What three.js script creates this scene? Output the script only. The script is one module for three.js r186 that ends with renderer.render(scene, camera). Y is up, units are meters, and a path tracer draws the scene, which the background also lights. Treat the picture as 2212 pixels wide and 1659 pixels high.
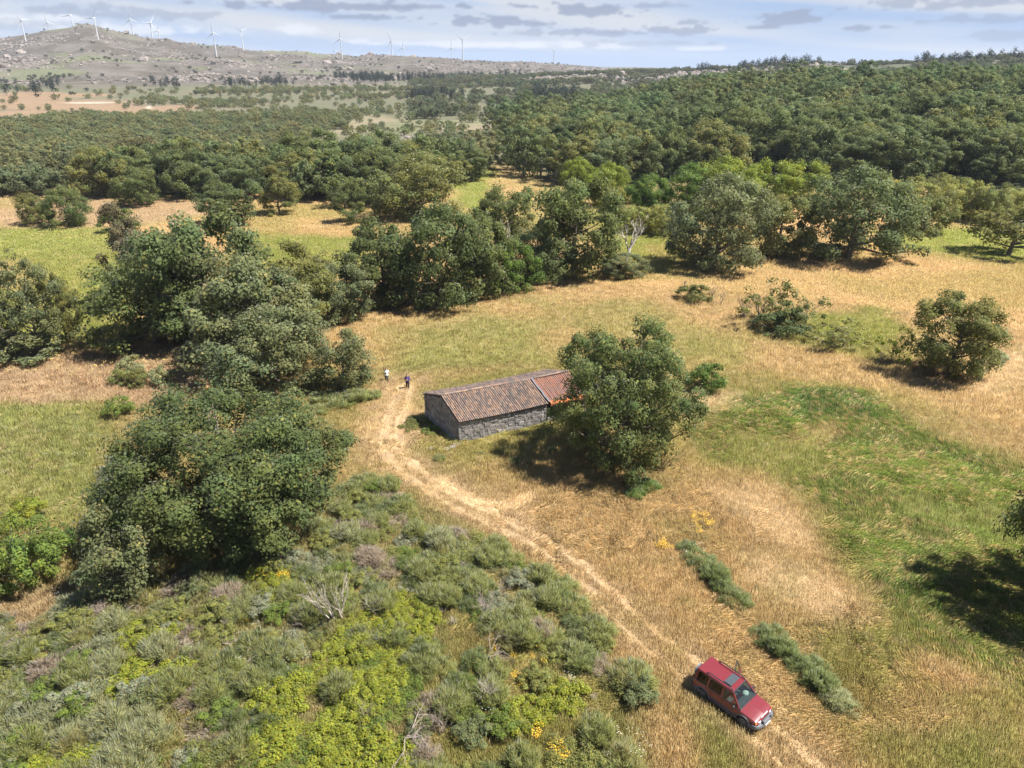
import * as THREE from 'three';
import { mergeGeometries, mergeVertices } from 'three/addons/utils/BufferGeometryUtils.js';
import { MarchingCubes } from 'three/addons/objects/MarchingCubes.js';
import { RoundedBoxGeometry } from 'three/addons/geometries/RoundedBoxGeometry.js';
import { TextGeometry } from 'three/addons/geometries/TextGeometry.js';
import { FontLoader } from 'three/addons/loaders/FontLoader.js';
import { Brush, Evaluator, SUBTRACTION } from 'three-bvh-csg';

// ---------------------------------------------------------------- camera, sky, sun, exposure
const scene = new THREE.Scene();
const EYE = 32.6, PITCH = THREE.MathUtils.degToRad(23.9), FOCAL = 1533, CX = 1106, CY = 829.5;
const camera = new THREE.PerspectiveCamera(56.84, 4 / 3, 0.5, 20000);
camera.position.set(0, EYE, 0);
camera.rotation.x = -PITCH;
scene.add(camera);
const renderer = new THREE.WebGLRenderer({ antialias: true });
renderer.toneMapping = THREE.LinearToneMapping;
renderer.toneMappingExposure = 2.4;
renderer.shadowMap.enabled = true;

const SUN = new THREE.Vector3(0.98, 1.6, 0.16).normalize();
const sun = new THREE.DirectionalLight(new THREE.Color().setRGB(1.0, 0.95, 0.87), 5);
sun.name = 'sun';
sun.position.copy(SUN).multiplyScalar(400).add(new THREE.Vector3(0, 0, -90));
sun.target.position.set(0, 0, -90);
sun.castShadow = true;
sun.shadow.radius = 1;
sun.shadow.mapSize.set(4096, 4096);
Object.assign(sun.shadow.camera, { left: -250, right: 250, top: 250, bottom: -250, near: 10, far: 1200 });
scene.add(sun, sun.target);

// ---------------------------------------------------------------- random numbers and noise
function rng(seed) {
  let s = seed >>> 0;
  return () => { s = (s + 0x6d2b79f5) | 0; let t = Math.imul(s ^ (s >>> 15), 1 | s); t = (t + Math.imul(t ^ (t >>> 7), 61 | t)) ^ t; return ((t ^ (t >>> 14)) >>> 0) / 4294967296; };
}
const LATTICE = new Float32Array(65536);
{ const r = rng(77); for (let i = 0; i < 65536; i++) LATTICE[i] = r() * 2 - 1; }
function noise(x, y) {
  const ix = Math.floor(x), iy = Math.floor(y), fx = x - ix, fy = y - iy, u = fx * fx * (3 - 2 * fx), v = fy * fy * (3 - 2 * fy);
  const a = (ix & 255), b = ((ix + 1) & 255), c = (iy & 255) << 8, d = ((iy + 1) & 255) << 8;
  const p = LATTICE[a | c], q = LATTICE[b | c], r = LATTICE[a | d], s = LATTICE[b | d];
  return (p + (q - p) * u) * (1 - v) + (r + (s - r) * u) * v;
}
function fbm(x, y, o = 4) { let s = 0, a = 0.55; for (let i = 0; i < o; i++) { s += a * noise(x, y); a *= 0.5; x = x * 2.03 + 17.3; y = y * 2.03 - 9.1; } return s; }
const clamp = (x, a, b) => Math.min(b, Math.max(a, x));
const smooth = (a, b, x) => { const t = clamp((x - a) / (b - a), 0, 1); return t * t * (3 - 2 * t); };
const mix = (a, b, t) => a + (b - a) * t;

// direction through a point of the photograph (2212 x 1659), y up
function ray(px, py) {
  const x = (px - CX) / FOCAL, y = -(py - CY) / FOCAL, c = Math.cos(PITCH), s = Math.sin(PITCH);
  return new THREE.Vector3(x, y * c - s, -y * s - c).normalize();
}
const azOf = (d) => Math.atan2(d.x, -d.z), elOf = (d) => Math.asin(d.y);

// ---------------------------------------------------------------- sky
{
  const W = 4096, Hh = 2048, data = new Float32Array(W * Hh * 4);
  // cumulus banks low over the hills: [x, y, half width, half height, how grey]
  const banks = [[690, 14, 190, 15, 1], [790, 38, 70, 7, 1], [1085, 50, 140, 14, 1], [1285, 24, 95, 16, 1], [1420, 12, 80, 8, 0.7], [1475, 68, 90, 11, 0.9], [1300, 72, 90, 9, 0.8], [1210, 70, 120, 9, 0.7],
    [1705, 44, 72, 16, 1], [1640, 60, 40, 5, 1], [1850, 62, 26, 6, 1], [1910, 58, 24, 5, 1], [2090, 8, 160, 12, 0.75], [2110, 44, 100, 10, 0.6], [2170, 80, 80, 10, 0.6], [240, 30, 180, 14, 0.6], [60, 60, 120, 14, 0.35], [1390, 95, 150, 8, 0.45], [900, 14, 60, 6, 0.8], [1000, 14, 18, 5, 1], [1130, 14, 30, 6, 1], [1480, 50, 40, 6, 0.8]].map(([x, y, w, h, g]) => {
    const d = ray(x, y); return [azOf(d), elOf(d), w / FOCAL, h / FOCAL, g];
  });
  const whites = [[635, 68, 60, 12], [1185, 96, 120, 8], [1320, 102, 60, 8], [770, 88, 40, 5], [300, 65, 150, 10], [120, 40, 80, 9], [950, 95, 160, 7], [1100, 100, 200, 6], [1520, 105, 80, 5]].map(([x, y, w, h]) => { const d = ray(x, y); return [azOf(d), elOf(d), w / FOCAL, h / FOCAL]; });
  const rr = rng(5);
  for (let i = 0; i < 70; i++) {   // the same banks carried on all round the horizon
    const az = 0.72 + rr() * (2 * Math.PI - 1.44), el = 0.012 + rr() * 0.07;
    if (i % 3) banks.push([az, el, 0.04 + rr() * 0.08, 0.004 + rr() * 0.006, 0.5 + rr() * 0.5]); else whites.push([az, el, 0.03 + rr() * 0.07, 0.004 + rr() * 0.003]);
  }
  for (let row = 0; row < Hh; row++) {
    const el = ((row + 0.5) / Hh - 0.5) * Math.PI;
    const nearB = banks.filter((b) => Math.abs(el - b[1]) < b[3] * 3.2), nearW = whites.filter((b) => Math.abs(el - b[1]) < b[3] * 3.2);
    const up = Math.max(0, el), zen = smooth(0, 1.1, Math.sqrt(up));
    // clear air: pale at the horizon, deeper blue overhead
    const base = [mix(0.185, 0.055, zen), mix(0.25, 0.115, zen), mix(0.36, 0.24, zen)];
    for (let col = 0; col < W; col++) {
      const o = (row * W + col) * 4;
      let r = base[0], g = base[1], b = base[2];
      if (el > -0.01) {
        const lon = ((col + 0.5) / W - 0.5) * 2 * Math.PI, az = Math.atan2(Math.cos(lon), -Math.sin(lon)), azp = az < -0.75 ? az + 2 * Math.PI : az;
        const sx = Math.cos(lon), sz = Math.sin(lon);
        // thin high veil, streaky near the horizon
        let veil = 0;
        if (el < 0.35) veil = (1 - smooth(0.2, 0.35, el)) * clamp(0.55 * smooth(0.012, 0.05, el) + 0.85 * fbm(az * 5 + 40 + el * 22, el * 62 + az * 3.5, 4), 0, 0.9);
        if (el > 0.2) { const k = 1.4 / (Math.sin(up) + 0.12); veil += smooth(0.2, 0.35, el) * clamp(0.2 + 0.55 * fbm(sx * k + 9, sz * k + 3, 4), 0, 0.75); }
        const vb = mix(0.335, 0.21, zen);
        r = mix(r, vb * 0.97, veil); g = mix(g, vb * 1.0, veil); b = mix(b, vb * 1.04, veil);
        for (const w of nearW) {
          const dx = (azp - w[0]) / w[2], dy = (el - w[1]) / w[3]; if (dx * dx > 4) continue;
          const d = clamp(1.15 - Math.sqrt(dx * dx + dy * dy * (dy < 0 ? 1.8 : 1)) + 0.75 * fbm(azp * 70, el * 170 + 5, 4), 0, 1), t = smooth(0.1, 0.75, d) * 0.75;
          r = mix(r, 0.38, t); g = mix(g, 0.39, t); b = mix(b, 0.415, t);
        }
        for (const w of nearB) {
          const dx = (azp - w[0]) / w[2], dy = (el - w[1]) / w[3]; if (dx * dx > 4) continue;
          const d = clamp(1.05 - Math.sqrt(dx * dx + dy * dy * (dy < 0 ? 2.4 : 1)) + 1.0 * fbm(azp * 60 + w[4] * 9, el * 170, 5), 0, 1), t = smooth(0.12, 0.5, d) * 0.9 * w[4];
          r = mix(r, 0.13, t); g = mix(g, 0.155, t); b = mix(b, 0.215, t);
        }
      }
      data[o] = r; data[o + 1] = g; data[o + 2] = b; data[o + 3] = 1;
    }
  }
  const sky = new THREE.DataTexture(data, W, Hh, THREE.RGBAFormat, THREE.FloatType);
  sky.mapping = THREE.EquirectangularReflectionMapping;
  sky.magFilter = THREE.LinearFilter;
  sky.needsUpdate = true;
  scene.background = sky;
  scene.environment = sky;
}

// ---------------------------------------------------------------- lie of the land
const table = (list) => { const t = list.map(([u, v]) => { const d = ray(u * 0.8848, v * 0.8848); return [azOf(d), Math.tan(elOf(d))]; }).sort((a, b) => a[0] - b[0]); return (az) => { if (az <= t[0][0]) return t[0][1]; for (let i = 1; i < t.length; i++) if (az <= t[i][0]) return mix(t[i - 1][1], t[i][1], (az - t[i - 1][0]) / (t[i][0] - t[i - 1][0])); return t[t.length - 1][1]; }; };
const farRidge = table([[-400, 120], [-150, 100], [0, 93], [34, 88], [90, 78], [119, 70], [168, 69], [186, 57], [212, 55], [243, 65], [283, 76], [339, 89], [384, 96], [407, 91], [430, 101], [480, 106], [537, 110], [571, 110], [610, 121], [678, 124], [746, 125], [780, 133], [836, 133], [865, 138], [904, 132], [961, 136], [1045, 139], [1130, 148], [1250, 151], [1363, 156], [1476, 164], [1645, 168], [1900, 168], [2600, 168]]);
const rightHill = table([[1100, 190], [1300, 182], [1450, 174], [1645, 169], [1713, 167], [1843, 157], [1928, 152], [1985, 148], [2097, 150], [2210, 146], [2323, 141], [2380, 138], [2465, 132], [2500, 130], [2900, 125]]);
const woodHill = table([[1100, 310], [1250, 300], [1306, 280], [1448, 246], [1600, 223], [1730, 199], [1928, 185], [2097, 185], [2295, 175], [2500, 178], [3000, 178]]);
const smax = (a, b, k) => { const h = clamp(0.5 + 0.5 * (a - b) / k, 0, 1); return mix(b, a, h) + k * h * (1 - h); };
function height(x, z) {
  const d = Math.hypot(x, z), az = clamp(Math.atan2(x, -z), -0.9, 0.9);
  let h = 0.25 * fbm(x * 0.05 + 3, z * 0.05, 2) + 0.07 * noise(x * 0.33, z * 0.33) * (d < 260 ? 1 : 0);
  if (d > 150) {
    const far = smooth(150, 400, d);
    h += far * (3.5 * fbm(x * 0.006 + 7, z * 0.006, 3) - 1.0);
    // oak-covered rise on the right
    const wc = EYE + 470 * woodHill(az) - 12;
    if (wc > 0) { const t = d < 470 ? Math.pow(smooth(165, 520, d) / smooth(165, 520, 470), 1) : 1 - 0.75 * smooth(470, 720, d); h += wc * t; }
    // rocky rise behind it
    if (d > 500) {
      const rc = Math.max(0, EYE + 1150 * rightHill(az) - 5), t = d < 1150 ? Math.pow(clamp((d - 560) / 590, 0, 1), 1.25) : 1 - 0.5 * smooth(1150, 2600, d);
      const b = rc * t;
      // granite hill with the wind farm
      const R = 2100 + 900 * smooth(-0.05, 0.2, az), fc = EYE + R * farRidge(az), s = clamp((d - 960) / (R - 960), 0, 1);
      let a = fc * (d < R ? Math.pow(s, 1.28) : 1 - 0.28 * smooth(R, R + 2600, d));
      a += smooth(1000, 1500, d) * (9 * fbm(x * 0.004, z * 0.004, 4) + 3.5 * fbm(x * 0.02, z * 0.02, 3)) * (1 - 0.5 * smooth(R - 350, R - 50, d));
      h = h * (1 - smooth(650, 1100, d)) + smax(a, b, 6) + 0;
    }
  }
  return h;
}
// where the line of sight through a point of the photograph meets the land
function at(px, py) {
  const d = ray(px, py); let t = 10;
  for (let i = 0; i < 4000; i++) { const y = EYE + d.y * t; const g = height(d.x * t, d.z * t); if (y <= g) break; t += Math.max(0.02, (y - g) * 0.6 / Math.max(0.3, -d.y + 0.1)); if (t > 9000) break; }
  return new THREE.Vector3(d.x * t, height(d.x * t, d.z * t), d.z * t);
}
const V = (x, y, z) => new THREE.Vector3(x, y, z);

// ---------------------------------------------------------------- helpers for things and parts
const used = new Map();
function numbered(name) { const n = used.get(name) || 0; used.set(name, n + 1); return n ? name + '_' + String(n).padStart(3, '0') : name; }
function tag(o, label, category, group, kind) { o.userData = {}; if (label) o.userData.label = label; if (category) o.userData.category = category; if (group) o.userData.group = group; if (kind) o.userData.kind = kind; return o; }
function thing(name, label, category, pos, turn = 0, group) { const g = new THREE.Group(); g.name = numbered(name); g.position.copy(pos); g.rotation.y = turn; tag(g, label, category, group); scene.add(g); return g; }
function part(name, geo, mat, parent) { const m = new THREE.Mesh(geo, mat); m.name = name; m.castShadow = m.receiveShadow = true; parent.add(m); return m; }
function solo(name, geo, mat, label, category, group, kind) { const m = new THREE.Mesh(geo, mat); m.name = numbered(name); m.castShadow = m.receiveShadow = true; tag(m, label, category, group, kind); scene.add(m); return m; }
const rgb = (r, g, b) => new THREE.Color().setRGB(r, g, b);
const std = (c, roughness = 0.9, extra = {}) => new THREE.MeshStandardMaterial({ color: c, roughness, ...extra });
function geoFrom(pos, nor, col, idx, uv) {
  const g = new THREE.BufferGeometry();
  g.setAttribute('position', new THREE.BufferAttribute(Float32Array.from(pos), 3));
  if (nor) g.setAttribute('normal', new THREE.BufferAttribute(Float32Array.from(nor), 3));
  if (col) g.setAttribute('color', new THREE.BufferAttribute(Float32Array.from(col), 3));
  if (uv) g.setAttribute('uv', new THREE.BufferAttribute(Float32Array.from(uv), 2));
  if (idx) g.setIndex(idx);
  if (!nor) g.computeVertexNormals();
  return g;
}
function tinted(g, c) { const n = g.attributes.position.count, a = new Float32Array(n * 3); for (let i = 0; i < n; i++) { a[i * 3] = c[0]; a[i * 3 + 1] = c[1]; a[i * 3 + 2] = c[2]; } g.setAttribute('color', new THREE.BufferAttribute(a, 3)); return g; }
// tapered tube through points with radii
function limb(points, radii, sides = 6) {
  const pos = [], idx = [], n = points.length, t = V(0, 0, 0), a = V(0, 0, 0), b = V(0, 0, 0);
  for (let i = 0; i < n; i++) {
    t.copy(points[Math.min(n - 1, i + 1)]).sub(points[Math.max(0, i - 1)]).normalize();
    a.set(1, 0, 0); if (Math.abs(t.x) > 0.9) a.set(0, 0, 1);
    b.copy(t).cross(a).normalize(); a.copy(b).cross(t).normalize();
    for (let k = 0; k < sides; k++) { const w = (k / sides) * Math.PI * 2, c = Math.cos(w) * radii[i], s = Math.sin(w) * radii[i]; pos.push(points[i].x + a.x * c + b.x * s, points[i].y + a.y * c + b.y * s, points[i].z + a.z * c + b.z * s); }
  }
  for (let i = 0; i < n - 1; i++) for (let k = 0; k < sides; k++) { const p = i * sides + k, q = i * sides + (k + 1) % sides; idx.push(p, p + sides, q, q, p + sides, q + sides); }
  for (let k = 1; k < sides - 1; k++) { idx.push(0, k, k + 1); const e = (n - 1) * sides; idx.push(e, e + k + 1, e + k); }
  return geoFrom(pos, null, null, idx);
}
// ---------------------------------------------------------------- ground cover: what grows where
// colours of matter, linear
const C = {
  straw: [0.505, 0.34, 0.155], pale: [0.61, 0.445, 0.25], olive: [0.29, 0.255, 0.07], green: [0.205, 0.25, 0.05], bright: [0.205, 0.24, 0.028], lush: [0.18, 0.25, 0.042], deep: [0.11, 0.19, 0.038],
  ochre: [0.33, 0.255, 0.075], pink: [0.41, 0.275, 0.16], scrub: [0.29, 0.26, 0.1], soil: [0.45, 0.32, 0.185], litter: [0.13, 0.1, 0.055], heath: [0.066, 0.053, 0.036], moor: [0.1, 0.097, 0.052], granite: [0.115, 0.098, 0.08], field: [0.2, 0.132, 0.075], wood: [0.045, 0.06, 0.025], sand: [0.36, 0.3, 0.235],
};
// [outline in the photograph, colour, softness in metres, strength, wander of the edge in metres, grass height]
const zonesPx = [
  // left meadows
  [[[-300, 860], [240, 850], [300, 930], [250, 1060], [170, 1140], [-300, 1230]], 'green', 3, 0.75, 2.5, 0.4],
  [[[-200, 1060], [60, 1080], [120, 1180], [-200, 1250]], 'olive', 3, 0.6, 2, 0.4],
  [[[-300, 785], [430, 755], [470, 830], [330, 870], [-300, 880]], 'pink', 1.5, 0.9, 1.5, 0.3],
  [[[-300, 500], [250, 492], [300, 560], [250, 740], [-300, 765]], 'bright', 3, 0.85, 3, 0.35],
  [[[-200, 560], [70, 560], [60, 620], [-200, 640]], 'straw', 3, 0.5, 2, 0.35],
  [[[-300, 436], [470, 432], [470, 462], [250, 492], [-300, 488]], 'pink', 4, 0.85, 3, 0.3],
  [[[-300, 428], [60, 432], [80, 452], [-300, 455]], 'ochre', 4, 0.7, 2, 0.3],
  [[[500, 500], [800, 510], [800, 560], [690, 640], [560, 640], [500, 560]], 'bright', 3, 0.9, 3, 0.35],
  [[[520, 440], [780, 440], [800, 505], [520, 505]], 'ochre', 3, 0.8, 3, 0.4],
  [[[650, 470], [790, 480], [780, 512], [640, 505]], 'straw', 3, 0.7, 2, 0.4],
  [[[970, 360], [1070, 360], [1060, 470], [980, 440]], 'bright', 3, 0.95, 3, 0.3],
  [[[1290, 455], [1470, 470], [1460, 590], [1380, 590], [1300, 520]], 'bright', 3, 0.9, 2, 0.4],
  [[[1390, 530], [1460, 520], [1450, 585], [1390, 580]], 'ochre', 2, 0.7, 1.5, 0.4],
  // field behind and right of the barn
  [[[690, 700], [840, 665], [1150, 620], [1450, 600], [1480, 640], [1420, 720], [1300, 720], [1180, 800], [930, 840], [850, 860], [700, 760]], 'straw', 3, 0.5, 3, 0.35],
  [[[860, 720], [1050, 680], [1200, 690], [1170, 780], [980, 800], [870, 800]], 'green', 4, 0.55, 4, 0.35],
  [[[1120, 650], [1350, 630], [1560, 720], [1640, 800], [1500, 790], [1300, 730]], 'green', 4, 0.45, 4, 0.35],
  [[[1160, 625], [1500, 600], [1500, 630], [1240, 660]], 'straw', 3, 0.8, 3, 0.35],
  [[[1500, 590], [1700, 575], [1900, 580], [2300, 640], [2300, 760], [2100, 720], [1850, 690], [1640, 660], [1560, 640]], 'straw', 3, 0.6, 3, 0.35],
  [[[1780, 600], [2230, 580], [2300, 680], [2080, 660], [1900, 650]], 'ochre', 4, 0.6, 4, 0.35],
  [[[1900, 500], [2330, 480], [2330, 575], [2080, 555], [1950, 540]], 'bright', 3, 0.9, 3, 0.3],
  [[[1690, 690], [1880, 665], [1960, 720], [1880, 760], [1760, 740]], 'bright', 3, 0.75, 3, 0.35],
  [[[1640, 740], [1900, 790], [2330, 740], [2330, 1010], [2180, 960], [1960, 860], [1720, 820], [1600, 800]], 'straw', 2.5, 0.85, 2.5, 0.45],
  [[[2080, 790], [2330, 730], [2330, 830], [2120, 850]], 'pale', 2, 0.7, 2, 0.35],
  [[[1470, 850], [1600, 850], [1600, 900], [1480, 905]], 'pale', 1.2, 0.8, 1, 0.3],
  // lush damp hollow on the right
  [[[1520, 930], [1600, 870], [1700, 838], [1880, 850], [1960, 905], [2080, 980], [2330, 1040], [2330, 1520], [2080, 1460], [1960, 1400], [1890, 1290], [1800, 1220], [1730, 1090], [1660, 1010], [1560, 990]], 'lush', 2, 0.9, 2.4, 0.5],
  [[[1560, 935], [1760, 960], [1800, 1040], [1700, 1040], [1600, 1000]], 'olive', 2, 0.6, 2, 0.4],
  [[[1680, 845], [1860, 850], [1900, 905], [1700, 900]], 'deep', 1.2, 0.75, 1, 0.55],
  [[[1890, 1040], [2330, 1100], [2330, 1230], [2000, 1200], [1900, 1120]], 'green', 2.5, 0.5, 3, 0.5],
  [[[1900, 1180], [2020, 1170], [2000, 1290], [1900, 1300]], 'deep', 2, 0.5, 2, 0.5],
  [[[1730, 925], [1810, 920], [1810, 955], [1720, 955]], 'straw', 1, 0.5, 1, 0.2],
  // dry slope between the track and the hollow
  [[[1060, 1020], [1330, 1060], [1500, 1040], [1640, 1040], [1740, 1110], [1810, 1240], [1880, 1330], [1820, 1420], [1640, 1330], [1440, 1230], [1180, 1130]], 'straw', 2, 0.8, 2, 0.45],
  [[[1530, 1060], [1680, 1060], [1730, 1130], [1760, 1190], [1690, 1180], [1600, 1130]], 'pale', 1.5, 0.9, 1.5, 0.25],
  [[[1620, 1200], [1740, 1230], [1850, 1310], [1800, 1340], [1660, 1270]], 'pale', 1.5, 0.9, 1.5, 0.25],
  [[[1380, 1110], [1520, 1120], [1560, 1180], [1420, 1190]], 'olive', 1.5, 0.5, 1.5, 0.45],
  [[[1760, 1370], [1930, 1340], [2000, 1420], [1920, 1480], [1780, 1450]], 'green', 1.5, 0.6, 1.5, 0.45],
  [[[1760, 1460], [1960, 1430], [2330, 1530], [2330, 1800], [1980, 1800], [1830, 1640]], 'olive', 1.5, 0.75, 2, 0.45],
  [[[1830, 1560], [2010, 1500], [2120, 1560], [2000, 1640]], 'straw', 1.5, 0.6, 1.5, 0.4],
  [[[1960, 1600], [2150, 1580], [2150, 1800], [2000, 1800]], 'green', 1.5, 0.5, 1.5, 0.4],
  [[[1440, 1470], [1620, 1580], [1640, 1800], [1500, 1800], [1490, 1600]], 'green', 1.2, 0.6, 1, 0.5],
  [[[1390, 1420], [1490, 1480], [1520, 1800], [1390, 1800]], 'straw', 1.2, 0.7, 1, 0.45],
  // barn surroundings
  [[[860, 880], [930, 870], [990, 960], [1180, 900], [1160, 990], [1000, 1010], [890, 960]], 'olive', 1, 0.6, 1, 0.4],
  [[[780, 840], [890, 830], [920, 900], [880, 990], [980, 1060], [960, 1090], [830, 1040], [770, 930]], 'straw', 1.5, 0.8, 1, 0.25],
  [[[815, 900], [870, 880], [890, 960], [960, 1040], [1090, 1080], [1200, 1160], [1150, 1190], [1000, 1120], [880, 1060], [815, 990]], 'pale', 1.5, 0.55, 1.5, 0.25],
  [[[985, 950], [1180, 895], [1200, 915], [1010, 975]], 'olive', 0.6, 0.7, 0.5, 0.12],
  // scrub, lower left
  [[[-300, 1290], [120, 1270], [330, 1230], [560, 1210], [740, 1050], [860, 1040], [1000, 1130], [1190, 1240], [1300, 1350], [1390, 1460], [1420, 1900], [-500, 1900]], 'scrub', 1.2, 0.9, 1.5, 0.42],
  [[[-100, 1290], [140, 1270], [210, 1310], [100, 1420], [-200, 1480]], 'pink', 1.2, 0.7, 1.2, 0.35],
  [[[930, 1330], [1100, 1300], [1200, 1380], [1360, 1480], [1380, 1800], [950, 1800], [900, 1500]], 'olive', 1.2, 0.75, 1.5, 0.45],
];
const zones = zonesPx.map(([px, c, soft, k, wander, tall]) => {
  const p = px.map(([a, b]) => { const q = at(a, b); return [q.x, q.z]; }), xs = p.map((q) => q[0]), zs = p.map((q) => q[1]), m = soft + wander;
  return { p, c: C[c], lush: c === 'lush' || c === 'deep', soft, k, wander, tall, x0: Math.min(...xs) - m, x1: Math.max(...xs) + m, z0: Math.min(...zs) - m, z1: Math.max(...zs) + m };
});
function inside(p, x, z) {   // signed distance to an outline, positive inside
  let d = Infinity, inn = false;
  for (let i = 0, j = p.length - 1; i < p.length; j = i++) {
    const ax = p[j][0], az = p[j][1], bx = p[i][0], bz = p[i][1], ex = bx - ax, ez = bz - az, t = clamp(((x - ax) * ex + (z - az) * ez) / (ex * ex + ez * ez), 0, 1), qx = x - ax - ex * t, qz = z - az - ez * t, dd = qx * qx + qz * qz;
    if (dd < d) d = dd;
    if ((az > z) !== (bz > z) && x < ((bx - ax) * (z - az)) / (bz - az) + ax) inn = !inn;
  }
  return inn ? Math.sqrt(d) : -Math.sqrt(d);
}
// the two wheel ruts of the track and the trodden path to the barn
const curveOf = (px) => new THREE.CatmullRomCurve3(px.map(([a, b]) => { const q = at(a, b); return V(q.x, 0, q.z); })).getPoints(160);
const trackLine = curveOf([[880, 835], [862, 880], [846, 930], [850, 985], [905, 1035], [985, 1085], [1090, 1135], [1190, 1190], [1295, 1275], [1390, 1365], [1480, 1440], [1575, 1515], [1680, 1605], [1790, 1715], [1900, 1850]]);
const spurLine = curveOf([[955, 1040], [1010, 1075], [1060, 1095], [1100, 1095], [1140, 1075]]);
function along(line, x, z) { let d = Infinity, side = 1; for (let i = 1; i < line.length; i++) { const a = line[i - 1], b = line[i], ex = b.x - a.x, ez = b.z - a.z, t = clamp(((x - a.x) * ex + (z - a.z) * ez) / (ex * ex + ez * ez), 0, 1), qx = x - a.x - ex * t, qz = z - a.z - ez * t, dd = qx * qx + qz * qz; if (dd < d) { d = dd; side = Math.sign(ex * qz - ez * qx) || 1; } } return Math.sqrt(d) * side; }
const lineBox = (line) => [Math.min(...line.map((p) => p.x)) - 4, Math.max(...line.map((p) => p.x)) + 4, Math.min(...line.map((p) => p.z)) - 4, Math.max(...line.map((p) => p.z)) + 4];
const trackBox = lineBox(trackLine), spurBox = lineBox(spurLine);
const px2g = (x, z) => CX + FOCAL * Math.tan(Math.atan2(x, -z)) / Math.cos(PITCH);
const out = { r: 0, g: 0, b: 0, tall: 0.4, lush: 0, rut: 0, tree: 0, sodShade: 1 };
const woodEdgeL = at(450, 425);
// patches far off, as [x, y, half width, half height] in the photograph
const farPatch = (list) => list.map(([x, y, w, h]) => { const a = at(x, y + h), b = at(x, y - h), c = at(x, y), s = Math.hypot(c.x, c.z) / FOCAL * w * 1.05; return { x: c.x, z: c.z, w: s, d: Math.max(14, Math.hypot(a.x - b.x, a.z - b.z) / 2) }; });
const goldFields = farPatch([[60, 208, 90, 12], [130, 225, 150, 14], [280, 238, 130, 10], [60, 245, 80, 10], [380, 232, 50, 6], [20, 262, 60, 6], [170, 205, 70, 5], [930, 190, 30, 3]]);
const baldPatches = farPatch([[900, 315, 110, 9], [1000, 330, 50, 8], [1080, 345, 50, 8], [1060, 300, 40, 5], [630, 296, 60, 3], [520, 312, 14, 6], [960, 270, 60, 4], [1180, 262, 20, 3], [1330, 375, 25, 6], [1180, 240, 40, 3]]);
const moorPatches = farPatch([[820, 228, 260, 16], [560, 210, 200, 10], [1060, 205, 200, 12], [300, 190, 200, 6], [860, 300, 200, 14], [950, 245, 130, 12]]);
const sandPatches = farPatch([[318, 222, 6, 6], [322, 232, 5, 4], [195, 222, 50, 2], [40, 258, 30, 2]]);
function patchAt(list, x, z, wob) { let k = 0; for (const p of list) { const l = Math.hypot(p.x, p.z), ux = p.x / l, uz = p.z / l, dx = x - p.x, dz = z - p.z, a = (dx * ux + dz * uz) / p.d, b = (dx * -uz + dz * ux) / p.w; const e = 1 - Math.hypot(a, b) + wob; if (e > k) k = e; } return smooth(0, 0.35, k); }
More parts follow.
